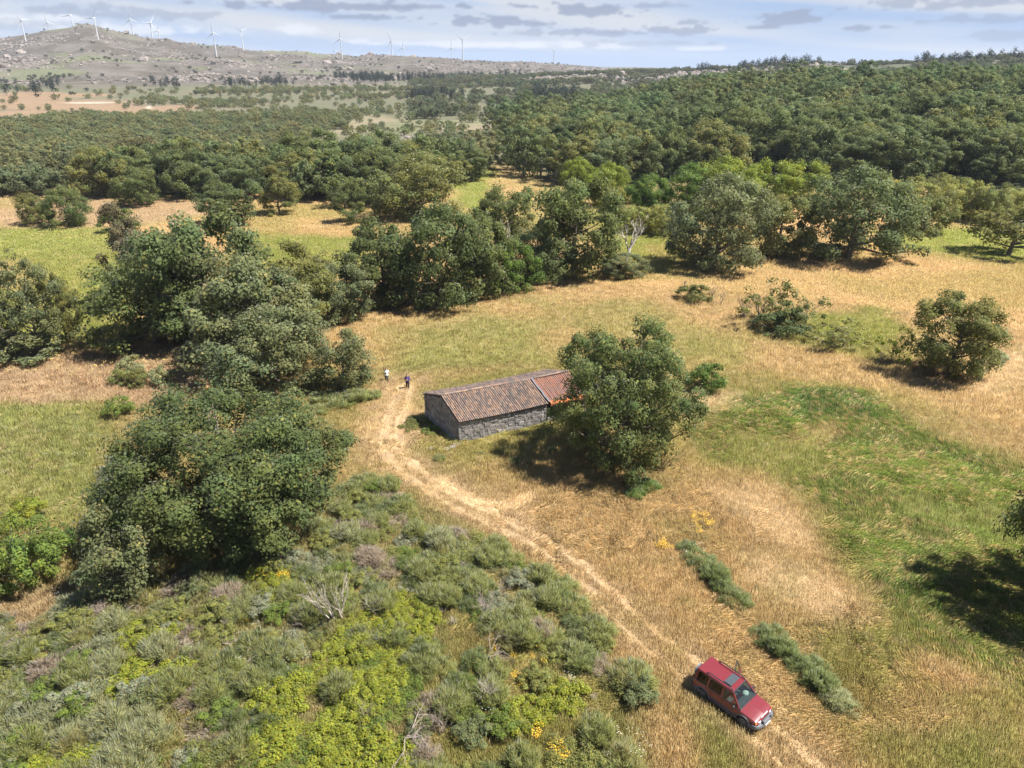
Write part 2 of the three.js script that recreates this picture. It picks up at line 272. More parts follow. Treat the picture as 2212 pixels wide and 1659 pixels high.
function cover(x, z) {
  const d = Math.hypot(x, z), n1 = fbm(x * 0.11, z * 0.11, 3), n2 = fbm(x * 0.7 + 31, z * 0.7, 3), n3 = fbm(x * 0.028 + 11, z * 0.028 - 4, 3);
  out.tall = 0.4; out.lush = 0; out.rut = 0; out.tree = 0; out.sodShade = 1;
  let c = C.straw, k = clamp(0.55 + 1.3 * n3 + 0.5 * n1, 0, 1);
  let r = mix(C.straw[0], C.olive[0], k), g = mix(C.straw[1], C.olive[1], k), b = mix(C.straw[2], C.olive[2], k);
  if (d < 330) {
    const wx = fbm(x * 0.16 + 50, z * 0.16, 3), wf = n2 * 0.35;
    for (const q of zones) {
      if (x < q.x0 || x > q.x1 || z < q.z0 || z > q.z1) continue;
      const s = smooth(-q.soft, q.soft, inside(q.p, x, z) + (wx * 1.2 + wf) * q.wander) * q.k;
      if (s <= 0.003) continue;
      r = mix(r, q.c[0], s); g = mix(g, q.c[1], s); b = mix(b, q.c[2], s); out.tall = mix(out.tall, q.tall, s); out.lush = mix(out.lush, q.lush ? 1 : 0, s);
    }
  }
  // grasses of different ripeness growing mixed
  const ripe = clamp(n2 * 0.5 + n1 * 0.4, -0.5, 0.5);
  if (ripe > 0) { r = mix(r, C.straw[0] * 1.08, ripe * 0.5); g = mix(g, C.straw[1] * 1.08, ripe * 0.5); b = mix(b, C.straw[2], ripe * 0.6); } else { r = mix(r, C.green[0] * 0.9, -ripe * 0.5); g = mix(g, C.green[1] * 0.92, -ripe * 0.5); b = mix(b, C.green[2], -ripe * 0.5); }
  if (x > trackBox[0] && x < trackBox[1] && z > trackBox[2] && z < trackBox[3]) {
    const s = along(trackLine, x, z), w = n1 * 0.25, rut = Math.max(Math.exp(-(((s - 0.78 + w) / 0.38) ** 2)), Math.exp(-(((s + 0.78 + w) / 0.42) ** 2))), wide = 1.6 * smooth(44, 56, -z), bed = 1 - smooth(0.9 + wide, 2.2 + wide * 1.5, Math.abs(s) + n1 * 1.6);
    const kk = clamp(bed * 0.4 + rut * 0.22 + n2 * 0.6 * bed, 0, 1);
    r = mix(r, mix(C.pale[0], C.soil[0], clamp(n2 + 0.4, 0, 1)), kk); g = mix(g, mix(C.pale[1], C.soil[1], clamp(n2 + 0.4, 0, 1)), kk); b = mix(b, mix(C.pale[2], C.soil[2], clamp(n2 + 0.4, 0, 1)), kk);
    out.rut = clamp(rut * 0.8 + bed * 0.1 + n2 * 0.5, 0, 1);
  }
  if (x > spurBox[0] && x < spurBox[1] && z > spurBox[2] && z < spurBox[3]) { const s = Math.abs(along(spurLine, x, z)), kk = 1 - smooth(0.4, 1.3, s + n2 * 0.3); r = mix(r, C.pale[0], kk * 0.8); g = mix(g, C.pale[1], kk * 0.8); b = mix(b, C.pale[2], kk * 0.8); out.rut = Math.max(out.rut, kk); }
  if (d > 190) {
    const w1 = fbm(x * 0.012 + 5, z * 0.012, 3), az = Math.atan2(x, -z);
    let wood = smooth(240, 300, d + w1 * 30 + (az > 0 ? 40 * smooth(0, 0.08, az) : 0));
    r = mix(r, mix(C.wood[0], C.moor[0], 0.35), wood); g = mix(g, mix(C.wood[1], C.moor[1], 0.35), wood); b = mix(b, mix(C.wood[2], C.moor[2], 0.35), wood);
    out.tree = wood; out.sodShade = 1 - wood;
    // open moor between the valley wood and the hill
    if (d > 520) { const c2 = px2g(x, z), op = smooth(560, 680, d + w1 * 90) * (1 - smooth(1240, 1420, c2)); const f = fbm(x * 0.02 + 8, z * 0.02, 3); r = mix(r, mix(C.moor[0], 0.15, clamp(f + 0.2, 0, 1)), op); g = mix(g, mix(C.moor[1], 0.122, clamp(f + 0.2, 0, 1)), op); b = mix(b, mix(C.moor[2], 0.075, clamp(f + 0.2, 0, 1)), op); out.tree *= 1 - op * (fbm(x * 0.007 + 1, z * 0.016, 2) > 0.12 ? 0.35 : 0.93); }
    if (d > 270 && d < 640) { const c2 = px2g(x, z), op = smooth(660, 760, c2 + w1 * 60) * (1 - smooth(1060, 1150, c2)) * smooth(290, 330, d) * (1 - smooth(560, 640, d)), f = clamp(0.4 + 1.4 * fbm(x * 0.03, z * 0.03, 3), 0, 1); r = mix(r, mix(0.12, 0.2, f), op); g = mix(g, mix(0.12, 0.16, f), op); b = mix(b, mix(0.058, 0.1, f), op); out.tree *= 1 - op * 0.86; }
    if (d > 300) {
      const wob = fbm(x * 0.02, z * 0.02, 3) * 0.5;
      let m = patchAt(moorPatches, x, z, wob * 0.6);
      r = mix(r, C.moor[0], m); g = mix(g, C.moor[1], m); b = mix(b, C.moor[2], m); out.tree *= 1 - 0.85 * m;
      m = patchAt(baldPatches, x, z, wob); r = mix(r, 0.22, m * 0.8); g = mix(g, 0.175, m * 0.8); b = mix(b, 0.125, m * 0.8); out.tree *= 1 - m;
      // granite hill: heather, broken rock, burnt and grassy patches
      const hill = smooth(1000, 1180, d + w1 * 120 - (az > 0.05 ? 60 : 0));
      if (hill > 0) {
        const f1 = fbm(x * 0.03, z * 0.03, 4), f2 = fbm(x * 0.0055 + 3, z * 0.0055, 4), f3 = fbm(x * 0.01 + 9, z * 0.01 + 2, 3);
        let hr = C.heath[0], hg = C.heath[1], hb = C.heath[2];
        const rock = clamp(0.35 + f1 * 2.0 + f2 * 0.5, 0, 1); hr = mix(hr, C.granite[0], rock); hg = mix(hg, C.granite[1], rock); hb = mix(hb, C.granite[2], rock);
        const turf = smooth(0.12, 0.42, f2 - f1 * 0.3); hr = mix(hr, 0.11, turf * 0.8); hg = mix(hg, 0.12, turf * 0.8); hb = mix(hb, 0.055, turf * 0.8);
        const dark = smooth(0.2, 0.5, f3 + f1 * 0.2); hr = mix(hr, 0.062, dark * 0.7); hg = mix(hg, 0.053, dark * 0.7); hb = mix(hb, 0.045, dark * 0.7);
        r = mix(r, hr, hill); g = mix(g, hg, hill); b = mix(b, hb, hill); out.tree *= 1 - hill;
      }
      m = patchAt(goldFields, x, z, wob * 0.5); if (m > 0) { r = mix(r, C.field[0], m); g = mix(g, C.field[1], m); b = mix(b, C.field[2], m); out.tree *= 1 - m; }
      m = patchAt(sandPatches, x, z, wob * 0.4); r = mix(r, C.sand[0], m); g = mix(g, C.sand[1], m); b = mix(b, C.sand[2], m); out.tree *= 1 - m;
    }
  }
  out.r = r; out.g = g; out.b = b;
  return out;
}
// ---------------------------------------------------------------- the ground: one sheet, finely meshed near by and coarse far off
const REACH = 9000, SA = 30, SB = Math.asinh(REACH / SA), Z0 = -62;
const warp = (t) => SA * Math.sinh(SB * t);            // t from -1 to 1
{
  const N = 620, pos = new Float32Array((N + 1) * (N + 1) * 3), uv = new Float32Array((N + 1) * (N + 1) * 2), uv1 = new Float32Array((N + 1) * (N + 1) * 2), idx = new Uint32Array(N * N * 6);
  for (let j = 0, k = 0; j <= N; j++) for (let i = 0; i <= N; i++, k++) {
    const x = warp(i / N * 2 - 1), z = Z0 + warp(j / N * 2 - 1);
    pos[k * 3] = x; pos[k * 3 + 1] = height(x, z); pos[k * 3 + 2] = z;
    uv[k * 2] = i / N; uv[k * 2 + 1] = j / N; uv1[k * 2] = x / 6; uv1[k * 2 + 1] = z / 6;
  }
  for (let j = 0, k = 0; j < N; j++) for (let i = 0; i < N; i++) { const a = j * (N + 1) + i, b = a + N + 1; idx[k++] = a; idx[k++] = b; idx[k++] = a + 1; idx[k++] = a + 1; idx[k++] = b; idx[k++] = b + 1; }
  const g = new THREE.BufferGeometry();
  g.setAttribute('position', new THREE.BufferAttribute(pos, 3)); g.setAttribute('uv', new THREE.BufferAttribute(uv, 2)); g.setAttribute('uv1', new THREE.BufferAttribute(uv1, 2));
  g.setIndex(new THREE.BufferAttribute(idx, 1)); g.computeVertexNormals();
  const T = 2048, px = new Uint8Array(T * T * 4), enc = (v) => { v = clamp(v, 0, 1); return Math.round(255 * (v <= 0.0031308 ? 12.92 * v : 1.055 * Math.pow(v, 1 / 2.4) - 0.055)); };
  const r0 = rng(3);
  for (let j = 0, k = 0; j < T; j++) { const z = Z0 + warp((j + 0.5) / T * 2 - 1); for (let i = 0; i < T; i++, k += 4) {
    const x = warp((i + 0.5) / T * 2 - 1);
    if (z > 30 || Math.abs(x) > 60 + 1.15 * -z) { px[k] = 120; px[k + 1] = 115; px[k + 2] = 70; px[k + 3] = 255; continue; }
    const c = cover(x, z), s = (0.86 + 0.28 * r0()) * mix(1, 0.74, c.sodShade);   // thatch tone, with the shade of the standing grass painted into it
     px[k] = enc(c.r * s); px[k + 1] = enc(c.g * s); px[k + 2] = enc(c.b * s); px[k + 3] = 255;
  } }
  const tex = new THREE.DataTexture(px, T, T, THREE.RGBAFormat); tex.colorSpace = THREE.SRGBColorSpace; tex.magFilter = THREE.LinearFilter; tex.needsUpdate = true;
  const B = 512, bp = new Uint8Array(B * B * 4), rb = rng(8);
  for (let j = 0, k = 0; j < B; j++) for (let i = 0; i < B; i++, k += 4) { const v = 128 + 60 * noise(i / 8, j / 8) * (1) + 60 * (rb() - 0.5); bp[k] = bp[k + 1] = bp[k + 2] = clamp(v, 0, 255); bp[k + 3] = 255; }
  const bump = new THREE.DataTexture(bp, B, B, THREE.RGBAFormat); bump.wrapS = bump.wrapT = THREE.RepeatWrapping; bump.magFilter = THREE.LinearFilter; bump.channel = 1; bump.needsUpdate = true;
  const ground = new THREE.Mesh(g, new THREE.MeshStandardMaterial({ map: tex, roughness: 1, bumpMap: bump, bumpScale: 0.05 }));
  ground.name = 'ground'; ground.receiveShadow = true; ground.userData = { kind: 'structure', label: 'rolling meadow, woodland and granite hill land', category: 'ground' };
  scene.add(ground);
}
// ---------------------------------------------------------------- the track: trodden straw with two wheel ruts
{
  const pos = [], col = [], idx = [], W = 14, L = trackLine.length, r = rng(21);
  for (let i = 0; i < L; i++) {
    const p = trackLine[i], q = trackLine[Math.min(L - 1, i + 1)], o = trackLine[Math.max(0, i - 1)], tx = q.x - o.x, tz = q.z - o.z, l = Math.hypot(tx, tz), nx = -tz / l, nz = tx / l;
    for (let k = 0; k <= W; k++) {
      const s = (k / W - 0.5) * 3.4 + noise(i * 0.3, k) * 0.06, x = p.x + nx * s, z = p.z + nz * s, rut = Math.exp(-(((Math.abs(s) - 0.78) / 0.26) ** 2)), edge = smooth(0.8, 1.5, Math.abs(s) + noise(x * 0.8, z * 0.8) * 0.5) + 0.35 * smooth(0.35, 0.0, Math.abs(s + noise(x * 0.6, z * 0.6) * 0.25));
      pos.push(x, height(x, z) + 0.03 + 0.1 * (1 - rut) + 0.03 * noise(x * 2.2, z * 2.2) - 0.22 * edge, z);
      const f = clamp(0.5 + fbm(x * 1.3, z * 1.3, 3) * 0.9 - rut * 0.1, 0, 1), v = 0.9 + 0.2 * r();
      const cv = cover(x, z), cc = [cv.r, cv.g, cv.b]; for (let c = 0; c < 3; c++) col.push(mix(C.soil[c] * 0.8, cc[c], clamp(0.25 + f * 0.8, 0, 1)) * v * 0.84);
    }
  }
  for (let i = 0; i < L - 1; i++) for (let k = 0; k < W; k++) { const a = i * (W + 1) + k, b = a + W + 1; idx.push(a, a + 1, b, a + 1, b + 1, b); }
  const g = geoFrom(pos, null, col, idx); if (g.attributes.normal.getY(W * 10) < 0) { g.setIndex(idx.map((v, i) => idx[i - i % 3 + [0, 2, 1][i % 3]])); g.computeVertexNormals(); }
  solo('dirt_track', g, new THREE.MeshStandardMaterial({ vertexColors: true, roughness: 1 }), 'straw-strewn farm track with two wheel ruts curving past the barn', 'track', null, 'structure');
}
// ---------------------------------------------------------------- plants
class Leaves {
  constructor() { this.p = []; this.n = []; this.c = []; }
  // one spray of leaves: a bent four-cornered face
  add(x, y, z, nx, ny, nz, size, ox, oy, oz, col, R, slim = 0.62) {
    let ax = R() - 0.5, ay = R() - 0.5, az = R() - 0.5; const d = ax * nx + ay * ny + az * nz; ax -= d * nx; ay -= d * ny; az -= d * nz;
    const l = 1 / (Math.hypot(ax, ay, az) || 1); ax *= l; ay *= l; az *= l;
    const bx = ny * az - nz * ay, by = nz * ax - nx * az, bz = nx * ay - ny * ax, s = size * 0.5, w = s * slim * (0.75 + 0.5 * R()), k = s * 0.3 * (R() - 0.3), m = (R() - 0.5) * s * 0.6;
    const P = [[x - ax * s - nx * k, y - ay * s - ny * k, z - az * s - nz * k], [x + bx * w + ax * m, y + by * w + ay * m, z + bz * w + az * m], [x + ax * s - nx * k, y + ay * s - ny * k, z + az * s - nz * k], [x - bx * w + ax * m, y - by * w + ay * m, z - bz * w + az * m]];
    const hx = nx * 0.5 + ox * 0.5, hy = ny * 0.5 + oy * 0.5, hz = nz * 0.5 + oz * 0.5, hl = 1 / (Math.hypot(hx, hy, hz) || 1);
    for (const i of [0, 3, 1, 1, 3, 2]) { const q = P[i]; this.p.push(q[0], q[1], q[2]); this.n.push(hx * hl, hy * hl, hz * hl); this.c.push(col[0], col[1], col[2]); }
  }
  geo() { return geoFrom(this.p, this.n, this.c); }
}
const unit = (R) => { const y = R() * 2 - 1, a = R() * 6.2832, s = Math.sqrt(1 - y * y); return [s * Math.cos(a), y, s * Math.sin(a)]; };
// A crown of leaf clumps spread through a lumpy volume; returns the geometry and the clump centres for the limbs
function crown(o) {
  const R = rng(o.seed), L = new Leaves(), tips = [], n = o.clumps, nb = o.boughs ?? Math.max(5, Math.round(n / 9)), boughs = [];
  // boughs carry the clumps, so that the outline bulges and dark gaps stay between them
  for (let i = 0; i < nb; i++) {
    const y = clamp(1 - 1.95 * (i + 0.4) / nb + (R() - 0.5) * 0.12, -0.95, 1), s = y > 0 ? Math.pow(1 - Math.pow(y, 3), 1 / 2.4) : Math.sqrt(1 - y * y), a = i * 2.39996 + (R() - 0.5) * 0.9, lump = (0.6 + 0.22 * R()) * (1 + (o.lump ?? 0.3) * 0.7 * noise(i * 1.7 + o.seed, y * 3)), taper = o.taper ? 1 - o.taper * smooth(-0.5, 1, y) : 1;
    boughs.push([Math.cos(a) * s * lump * taper, y * lump, Math.sin(a) * s * lump * taper, ((o.boughR ?? 1.42) + 0.5 * R()) / Math.sqrt(nb), 0.9 + 0.2 * R(), (R() - 0.5) * 0.14]);
  }
  boughs.push([0, 0.1, 0, 1.4 / Math.sqrt(nb), 1, 0]);
  for (let i = 0; i < n; i++) {
    const B = boughs[i % boughs.length]; let [ux, uy, uz] = unit(R); const out = ux * B[0] + uy * B[1] + uz * B[2]; if (out < 0 && R() < 0.6) { ux = -ux; uy = -uy; uz = -uz; }
    const q = B[3] * (0.45 + 0.6 * Math.sqrt(R())), fx = B[0] + ux * q, fy = B[1] + uy * q * 0.85, fz = B[2] + uz * q;
    if (fy < -0.6 && R() < (o.bare ?? 0.45)) continue;
    const cx = fx * o.rx, cy = o.cy + fy * o.ry, cz = fz * o.rx, cr = o.clumpR * (0.65 + 0.7 * R());
    if (cy - cr * 0.6 < (o.floor ?? 0.4)) continue;
    tips.push(V(cx, cy, cz));
    const tone = B[4] * (0.88 + 0.24 * R()), warm = B[5] + (R() - 0.5) * 0.16, cl = Math.round(o.per * (0.6 + 0.8 * R())), gl = 1 / (Math.hypot(cx, (cy - o.cy) * o.rx / o.ry, cz) || 1), gx = cx * gl, gy = (cy - o.cy) * o.rx / o.ry * gl, gz = cz * gl;
    for (let k = 0; k < cl; k++) {
      let [ux, uy, uz] = unit(R); if (uy < 0 && R() < 0.35) uy = -uy;
      // twigs reach outward from the crown
      let e = 0.35 + 0.65 * Math.pow(R(), 0.6); if (R() < 0.1) e *= 1.25;
      const px = cx + (ux + gx * 0.25) * cr * e, py = cy + (uy * 0.78 + gy * 0.2) * cr * e, pz = cz + (uz + gz * 0.25) * cr * e;
      let nx = ux * 0.5 + gx * 0.25 + (R() - 0.5) * 1.5, ny = uy * 0.5 + 0.45 + (R() - 0.5) * 1.2, nz = uz * 0.5 + gz * 0.25 + (R() - 0.5) * 1.5; const nl = 1 / Math.hypot(nx, ny, nz);
      const v = tone * (0.72 + 0.56 * R()), old = R() < (o.tan ?? 0.04) ? 1 : 0;
      L.add(px, py, pz, nx * nl, ny * nl, nz * nl, o.leaf * (0.6 + 0.8 * R()), ux, uy * 0.8 + 0.3, uz, old ? [1.9 * v, 1.45 * v, 1.2 * v] : [v * (1 + warm), v, v * (1 - warm)], R);
    }
  }
  return { geo: L.geo(), tips };
}
function woodwork(o, tips, R) {
  const gs = [], H0 = o.fork ?? o.cy * 0.45, r0 = o.trunk, bend = V((R() - 0.5) * 0.5, 0, (R() - 0.5) * 0.5), top = V(bend.x, H0, bend.z), crownTop = V(bend.x * 1.5, o.cy + o.ry * 0.45, bend.z * 1.5);
  gs.push(limb([V(0, -0.35, 0), V(0, 0.1, 0), V(bend.x * 0.4, H0 * 0.5, bend.z * 0.4), top, top.clone().lerp(crownTop, 0.5).add(V((R() - 0.5) * 0.6, 0, (R() - 0.5) * 0.6)), crownTop], [r0 * 1.6, r0 * 1.15, r0, r0 * 0.85, r0 * 0.5, r0 * 0.12], 8));
  const step = Math.max(1, Math.floor(tips.length / (o.limbs ?? 22)));
  for (let i = 0; i < tips.length; i += step) {
    const t = tips[i], h = clamp(t.y - Math.hypot(t.x, t.z) * 0.55, H0 * 0.75, crownTop.y * 0.9), f = clamp((h - H0) / (crownTop.y - H0), 0, 1), s = h < H0 ? V(bend.x * 0.8, h, bend.z * 0.8) : top.clone().lerp(crownTop, f), m = s.clone().lerp(t, 0.5).add(V((R() - 0.5) * 0.5, -0.12 * s.distanceTo(t) + 0.2, (R() - 0.5) * 0.5)), rr = r0 * mix(0.5, 0.22, f);
    gs.push(limb([s, m, t], [rr, rr * 0.55, 0.025], 5));
  }
  return mergeGeometries(gs);
}
const leafMat = (c, extra = {}) => new THREE.MeshPhysicalMaterial({ color: rgb(...c), vertexColors: true, roughness: 1, specularIntensity: 0.25, transmission: 0.48, thickness: 0, side: THREE.DoubleSide, ...extra });
const leafTone = {
  oak: leafMat([0.128, 0.157, 0.046]), oakGrey: leafMat([0.158, 0.178, 0.074]), oakDark: leafMat([0.104, 0.134, 0.042]), oakOlive: leafMat([0.168, 0.175, 0.048]), oakBlue: leafMat([0.125, 0.158, 0.057]),
  bright: leafMat([0.195, 0.24, 0.028]), fresh: leafMat([0.11, 0.175, 0.03]), willow: leafMat([0.255, 0.255, 0.06]), brown: leafMat([0.15, 0.135, 0.075]),
  broom: leafMat([0.24, 0.258, 0.08]), broomGrey: leafMat([0.3, 0.31, 0.145]), broomDark: leafMat([0.165, 0.2, 0.06]), broomOlive: leafMat([0.275, 0.25, 0.085]), deadBroom: leafMat([0.33, 0.265, 0.19]), shrubOlive: leafMat([0.22, 0.228, 0.062]),
  bramble: leafMat([0.25, 0.27, 0.032]), brambleDeep: leafMat([0.15, 0.2, 0.036]), silver: leafMat([0.26, 0.27, 0.17]),
};
const bark = std(rgb(0.11, 0.092, 0.072), 0.95), barkPale = std(rgb(0.32, 0.28, 0.235), 0.95), barkGrey = std(rgb(0.4, 0.36, 0.32), 0.95);

// tree kinds: a crown and its wood, shared by all trees of the kind; sizes are those of the built tree
const kinds = {};
function kind(name, o) { const c = crown(o); kinds[name] = { crown: c.geo, wood: woodwork(o, c.tips, rng(o.seed + 1)), h: o.cy + o.ry, r: o.rx }; }
kind('greatOak', { seed: 11, rx: 8.1, ry: 6.2, cy: 6.2, clumps: 420, boughs: 32, boughR: 1.95, per: 230, clumpR: 1.15, leaf: 0.25, lump: 0.3, bare: 0.1, trunk: 0.55, fork: 2.2, limbs: 50, floor: 0.05, tan: 0.07 });
kind('barnOak', { seed: 23, rx: 7.0, ry: 6.0, cy: 6.4, clumps: 330, boughs: 24, boughR: 1.75, per: 220, clumpR: 1.05, leaf: 0.24, lump: 0.4, bare: 0.15, trunk: 0.5, fork: 2.4, limbs: 50, floor: 0.4, tan: 0.06 });
kind('oakA', { seed: 31, rx: 4.6, ry: 4.3, cy: 4.08, clumps: 120, boughs: 13, per: 173, clumpR: 1.04, leaf: 0.286, lump: 0.4, trunk: 0.28, floor: 0.05, bare: 0 });
kind('oakB', { seed: 37, rx: 4.2, ry: 5.0, cy: 4.75, clumps: 120, boughs: 13, per: 173, clumpR: 1.04, leaf: 0.286, lump: 0.45, trunk: 0.28, bare: 0, floor: 0.05 });
kind('oakC', { seed: 41, rx: 5.2, ry: 4.2, cy: 3.99, clumps: 135, boughs: 15, per: 173, clumpR: 1.10, leaf: 0.286, lump: 0.45, trunk: 0.32, floor: 0.05, bare: 0 });
kind('oakD', { seed: 43, rx: 3.6, ry: 4.6, cy: 5.0, clumps: 100, boughs: 11, per: 165, clumpR: 0.94, leaf: 0.269, lump: 0.5, taper: 0.3, trunk: 0.24, bare: 0.15, floor: 0.1 });
kind('openOak', { seed: 47, rx: 4.0, ry: 4.6, cy: 5.4, clumps: 95, boughs: 14, per: 151, clumpR: 0.88, leaf: 0.252, lump: 0.6, trunk: 0.2, limbs: 40, bare: 0.35, floor: 0.3 });
kind('fieldOak', { seed: 149, rx: 4.0, ry: 4.4, cy: 4.1, clumps: 150, boughs: 17, per: 179, clumpR: 0.88, leaf: 0.235, lump: 0.6, trunk: 0.24, limbs: 40, bare: 0.1, floor: 0.1 });
kind('umbrellaOak', { seed: 53, rx: 4.4, ry: 2.6, cy: 4.6, clumps: 80, per: 80, clumpR: 1.0, leaf: 0.4, lump: 0.35, trunk: 0.3, bare: 0.5, fork: 1.8, floor: 1.4 });
kind('youngOak', { seed: 59, rx: 2.3, ry: 2.6, cy: 2.8, floor: 0.1, boughs: 11, clumps: 95, per: 98, clumpR: 0.7, leaf: 0.218, lump: 0.45, trunk: 0.13, bare: 0.3, tan: 0.06 });
kind('willowBush', { seed: 61, rx: 3.4, ry: 2.6, cy: 2.3, clumps: 95, per: 133, clumpR: 0.75, leaf: 0.235, lump: 0.18, trunk: 0.14, fork: 0.4, floor: 0.05, bare: 0.1 });
kind('roundBush', { seed: 67, rx: 1.4, ry: 1.25, cy: 1.25, clumps: 75, boughs: 8, per: 80, clumpR: 0.42, leaf: 0.17, lump: 0.2, trunk: 0.07, fork: 0.3, floor: 0.05, bare: 0.1, limbs: 12 });
kind('looseShrub', { seed: 71, rx: 1.9, ry: 1.7, cy: 1.8, clumps: 34, per: 42, clumpR: 0.5, leaf: 0.24, lump: 0.8, trunk: 0.07, fork: 0.3, limbs: 30, floor: 0.1, bare: 0.4 });
kind('farA', { seed: 73, rx: 3.9, ry: 3.7, cy: 4.3, clumps: 66, boughs: 10, per: 58, clumpR: 0.95, leaf: 0.47, lump: 0.4, trunk: 0.24, limbs: 8, bare: 0.25 });
kind('farB', { seed: 79, rx: 3.5, ry: 4.4, cy: 4.9, clumps: 66, boughs: 10, per: 58, clumpR: 0.95, leaf: 0.47, lump: 0.5, trunk: 0.24, limbs: 8, bare: 0.25 });
kind('farC', { seed: 83, rx: 4.4, ry: 3.6, cy: 4.1, clumps: 72, boughs: 12, per: 58, clumpR: 0.98, leaf: 0.47, lump: 0.45, trunk: 0.24, limbs: 8, bare: 0.25 });
kind('pine', { seed: 89, rx: 3.0, ry: 5.0, cy: 7.0, clumps: 50, per: 34, clumpR: 0.9, leaf: 0.5, lump: 0.3, taper: 0.65, trunk: 0.2, limbs: 10, bare: 0.5 });

// a tree whose foot, width and top are read off the photograph
const planted = [];    // [x, z, radius] so that grass and scrub keep clear of trunks
function tree(name, label, category, kindName, tone, px, py, wide, tall, group, turn, barkMat = bark) {
  const k = kinds[kindName], p = at(px, py), d = Math.hypot(p.x, p.z), depth = -p.z * Math.cos(PITCH) + (EYE - p.y) * Math.sin(PITCH), r = wide / 2 / FOCAL * depth, sx = r / k.r / 1.1;
  // top of the crown from its row in the photograph
  const e = ray(px, tall), h = Math.max(1, EYE + e.y / Math.hypot(e.x, e.z) * (d + r * 0.35) - p.y), sy = h / k.h;
  const t = thing(name, label, category, p, turn ?? (px * 0.37 + py) % 6.28, group);
  t.scale.set(sx, sy, sx);
  part('crown', k.crown, leafTone[tone], t); part('trunk', k.wood, barkMat, t);
  planted.push([p.x, p.z, r * 0.5]);
  return t;
}
// ---- the trees one can tell apart
tree('oak_tree', 'great broad dark oak in the left foreground above the scrub', 'tree', 'greatOak', 'oakDark', 512, 1145, 455, 832, null, 1.4);
tree('oak_tree', 'small grey-green oak leaning against the left foot of the great foreground oak', 'tree', 'youngOak', 'oakGrey', 282, 1275, 150, 1085);
tree('oak_tree', 'large lumpy oak standing in front of the right end of the barn', 'tree', 'barnOak', 'oak', 1345, 1000, 282, 706, null, 2.1);
tree('oak_tree', 'wide spreading oak at the left of the clump behind the great oak', 'tree', 'oakC', 'oak', 335, 742, 250, 560);
tree('oak_tree', 'tallest grey-green oak of the clump behind the great oak', 'tree', 'oakB', 'oakBlue', 450, 735, 235, 448);
tree('dark_bare_tree', 'dull brownish slim tree at the back left of the clump behind the great oak', 'tree', 'oakD', 'brown', 296, 660, 105, 468);
tree('oak_tree', 'broad grey oak on the right of the clump behind the great oak', 'tree', 'oakA', 'oakGrey', 560, 790, 260, 560);
tree('oak_tree', 'low rounded oak in front of the clump directly above the great oak', 'tree', 'oakC', 'oakGrey', 590, 838, 230, 672);
tree('oak_tree', 'slender small oak between the left clump and the central clump', 'tree', 'oakD', 'oakOlive', 655, 720, 130, 550);
tree('oak_tree', 'bushy olive oak at the near left edge of the central clump', 'tree', 'oakA', 'oakGrey', 735, 692, 130, 570);
tree('oak_tree', 'thin olive oak filling the gap before the green meadow', 'tree', 'openOak', 'oakOlive', 690, 668, 110, 560);
tree('oak_tree', 'tall dark oak at the left of the central clump above the straw field', 'tree', 'oakB', 'oakDark', 838, 662, 165, 470);
tree('oak_tree', 'broad dark oak in the middle of the central clump', 'tree', 'oakC', 'oakDark', 950, 660, 200, 462);
tree('oak_tree', 'rounded dark oak at the right of the central clump', 'tree', 'oakA', 'oak', 1040, 640, 150, 470);
tree('green_tree', 'fresh bright green bushy tree at the right foot of the central clump', 'tree', 'oakA', 'fresh', 1105, 628, 115, 520);
tree('oak_tree', 'tall pointed oak left of the dead white tree', 'tree', 'oakB', 'oak', 1238, 600, 175, 380);
tree('oak_tree', 'low grey oak under the dead white tree', 'tree', 'oakA', 'oakGrey', 1345, 596, 100, 545);
tree('oak_tree', 'leaning oak between the tall pointed oak and the bright green tree', 'tree', 'oakC', 'oakBlue', 1160, 605, 140, 500);
tree('oak_tree', 'grey airy oak with dark limbs right of the gap with the dead tree', 'tree', 'oakC', 'oakGrey', 1545, 578, 205, 395);
tree('oak_tree', 'shaded oak between the grey airy oak and the great dome oak', 'tree', 'oakB', 'oakOlive', 1680, 556, 130, 415);
tree('oak_tree', 'great dome-shaped grey-green oak at the edge of the right meadow', 'tree', 'oakC', 'oakBlue', 1832, 558, 235, 378);
tree('oak_tree', 'flat-topped tree with hanging crown at the right edge of the meadow', 'tree', 'umbrellaOak', 'oakOlive', 2178, 552, 150, 445);
tree('oak_tree', 'lone open oak in the dry meadow at the right', 'tree', 'fieldOak', 'oakOlive', 2048, 812, 160, 622);
tree('oak_tree', 'thin-stemmed oak, middle of the sparse trees at the left edge', 'tree', 'openOak', 'oakGrey', 92, 768, 125, 560, null, null, bark);
tree('oak_tree', 'thin-stemmed oak cut by the left edge of the view', 'tree', 'openOak', 'oakGrey', 18, 772, 110, 580);
tree('oak_tree', 'thin-stemmed oak, rightmost of the sparse trees at the left edge', 'tree', 'openOak', 'oakOlive', 152, 758, 70, 590);
tree('oak_bush', 'low grey bushes at the foot of the sparse trees at left', 'bush', 'roundBush', 'oakGrey', 50, 778, 120, 715);
tree('oak_tree', 'small rounded oak beside the two walkers', 'tree', 'youngOak', 'oakGrey', 750, 848, 102, 722);
tree('oak_tree', 'round oak, larger of the pair in the pale field at far left', 'tree', 'oakC', 'oak', 150, 488, 92, 410);
tree('oak_tree', 'round oak, smaller of the pair in the pale field at far left', 'tree', 'oakA', 'oakOlive', 80, 485, 68, 418);
tree('oak_bush', 'small dark green bush in the pale field behind the left clump', 'bush', 'roundBush', 'fresh', 262, 500, 62, 455);
tree('oak_tree', 'lone round oak at the top of the pale field', 'tree', 'oakA', 'oak', 300, 444, 92, 362);
tree('oak_tree', 'dark leaning oak in the middle of the ochre field', 'tree', 'oakB', 'oakDark', 500, 486, 112, 388);
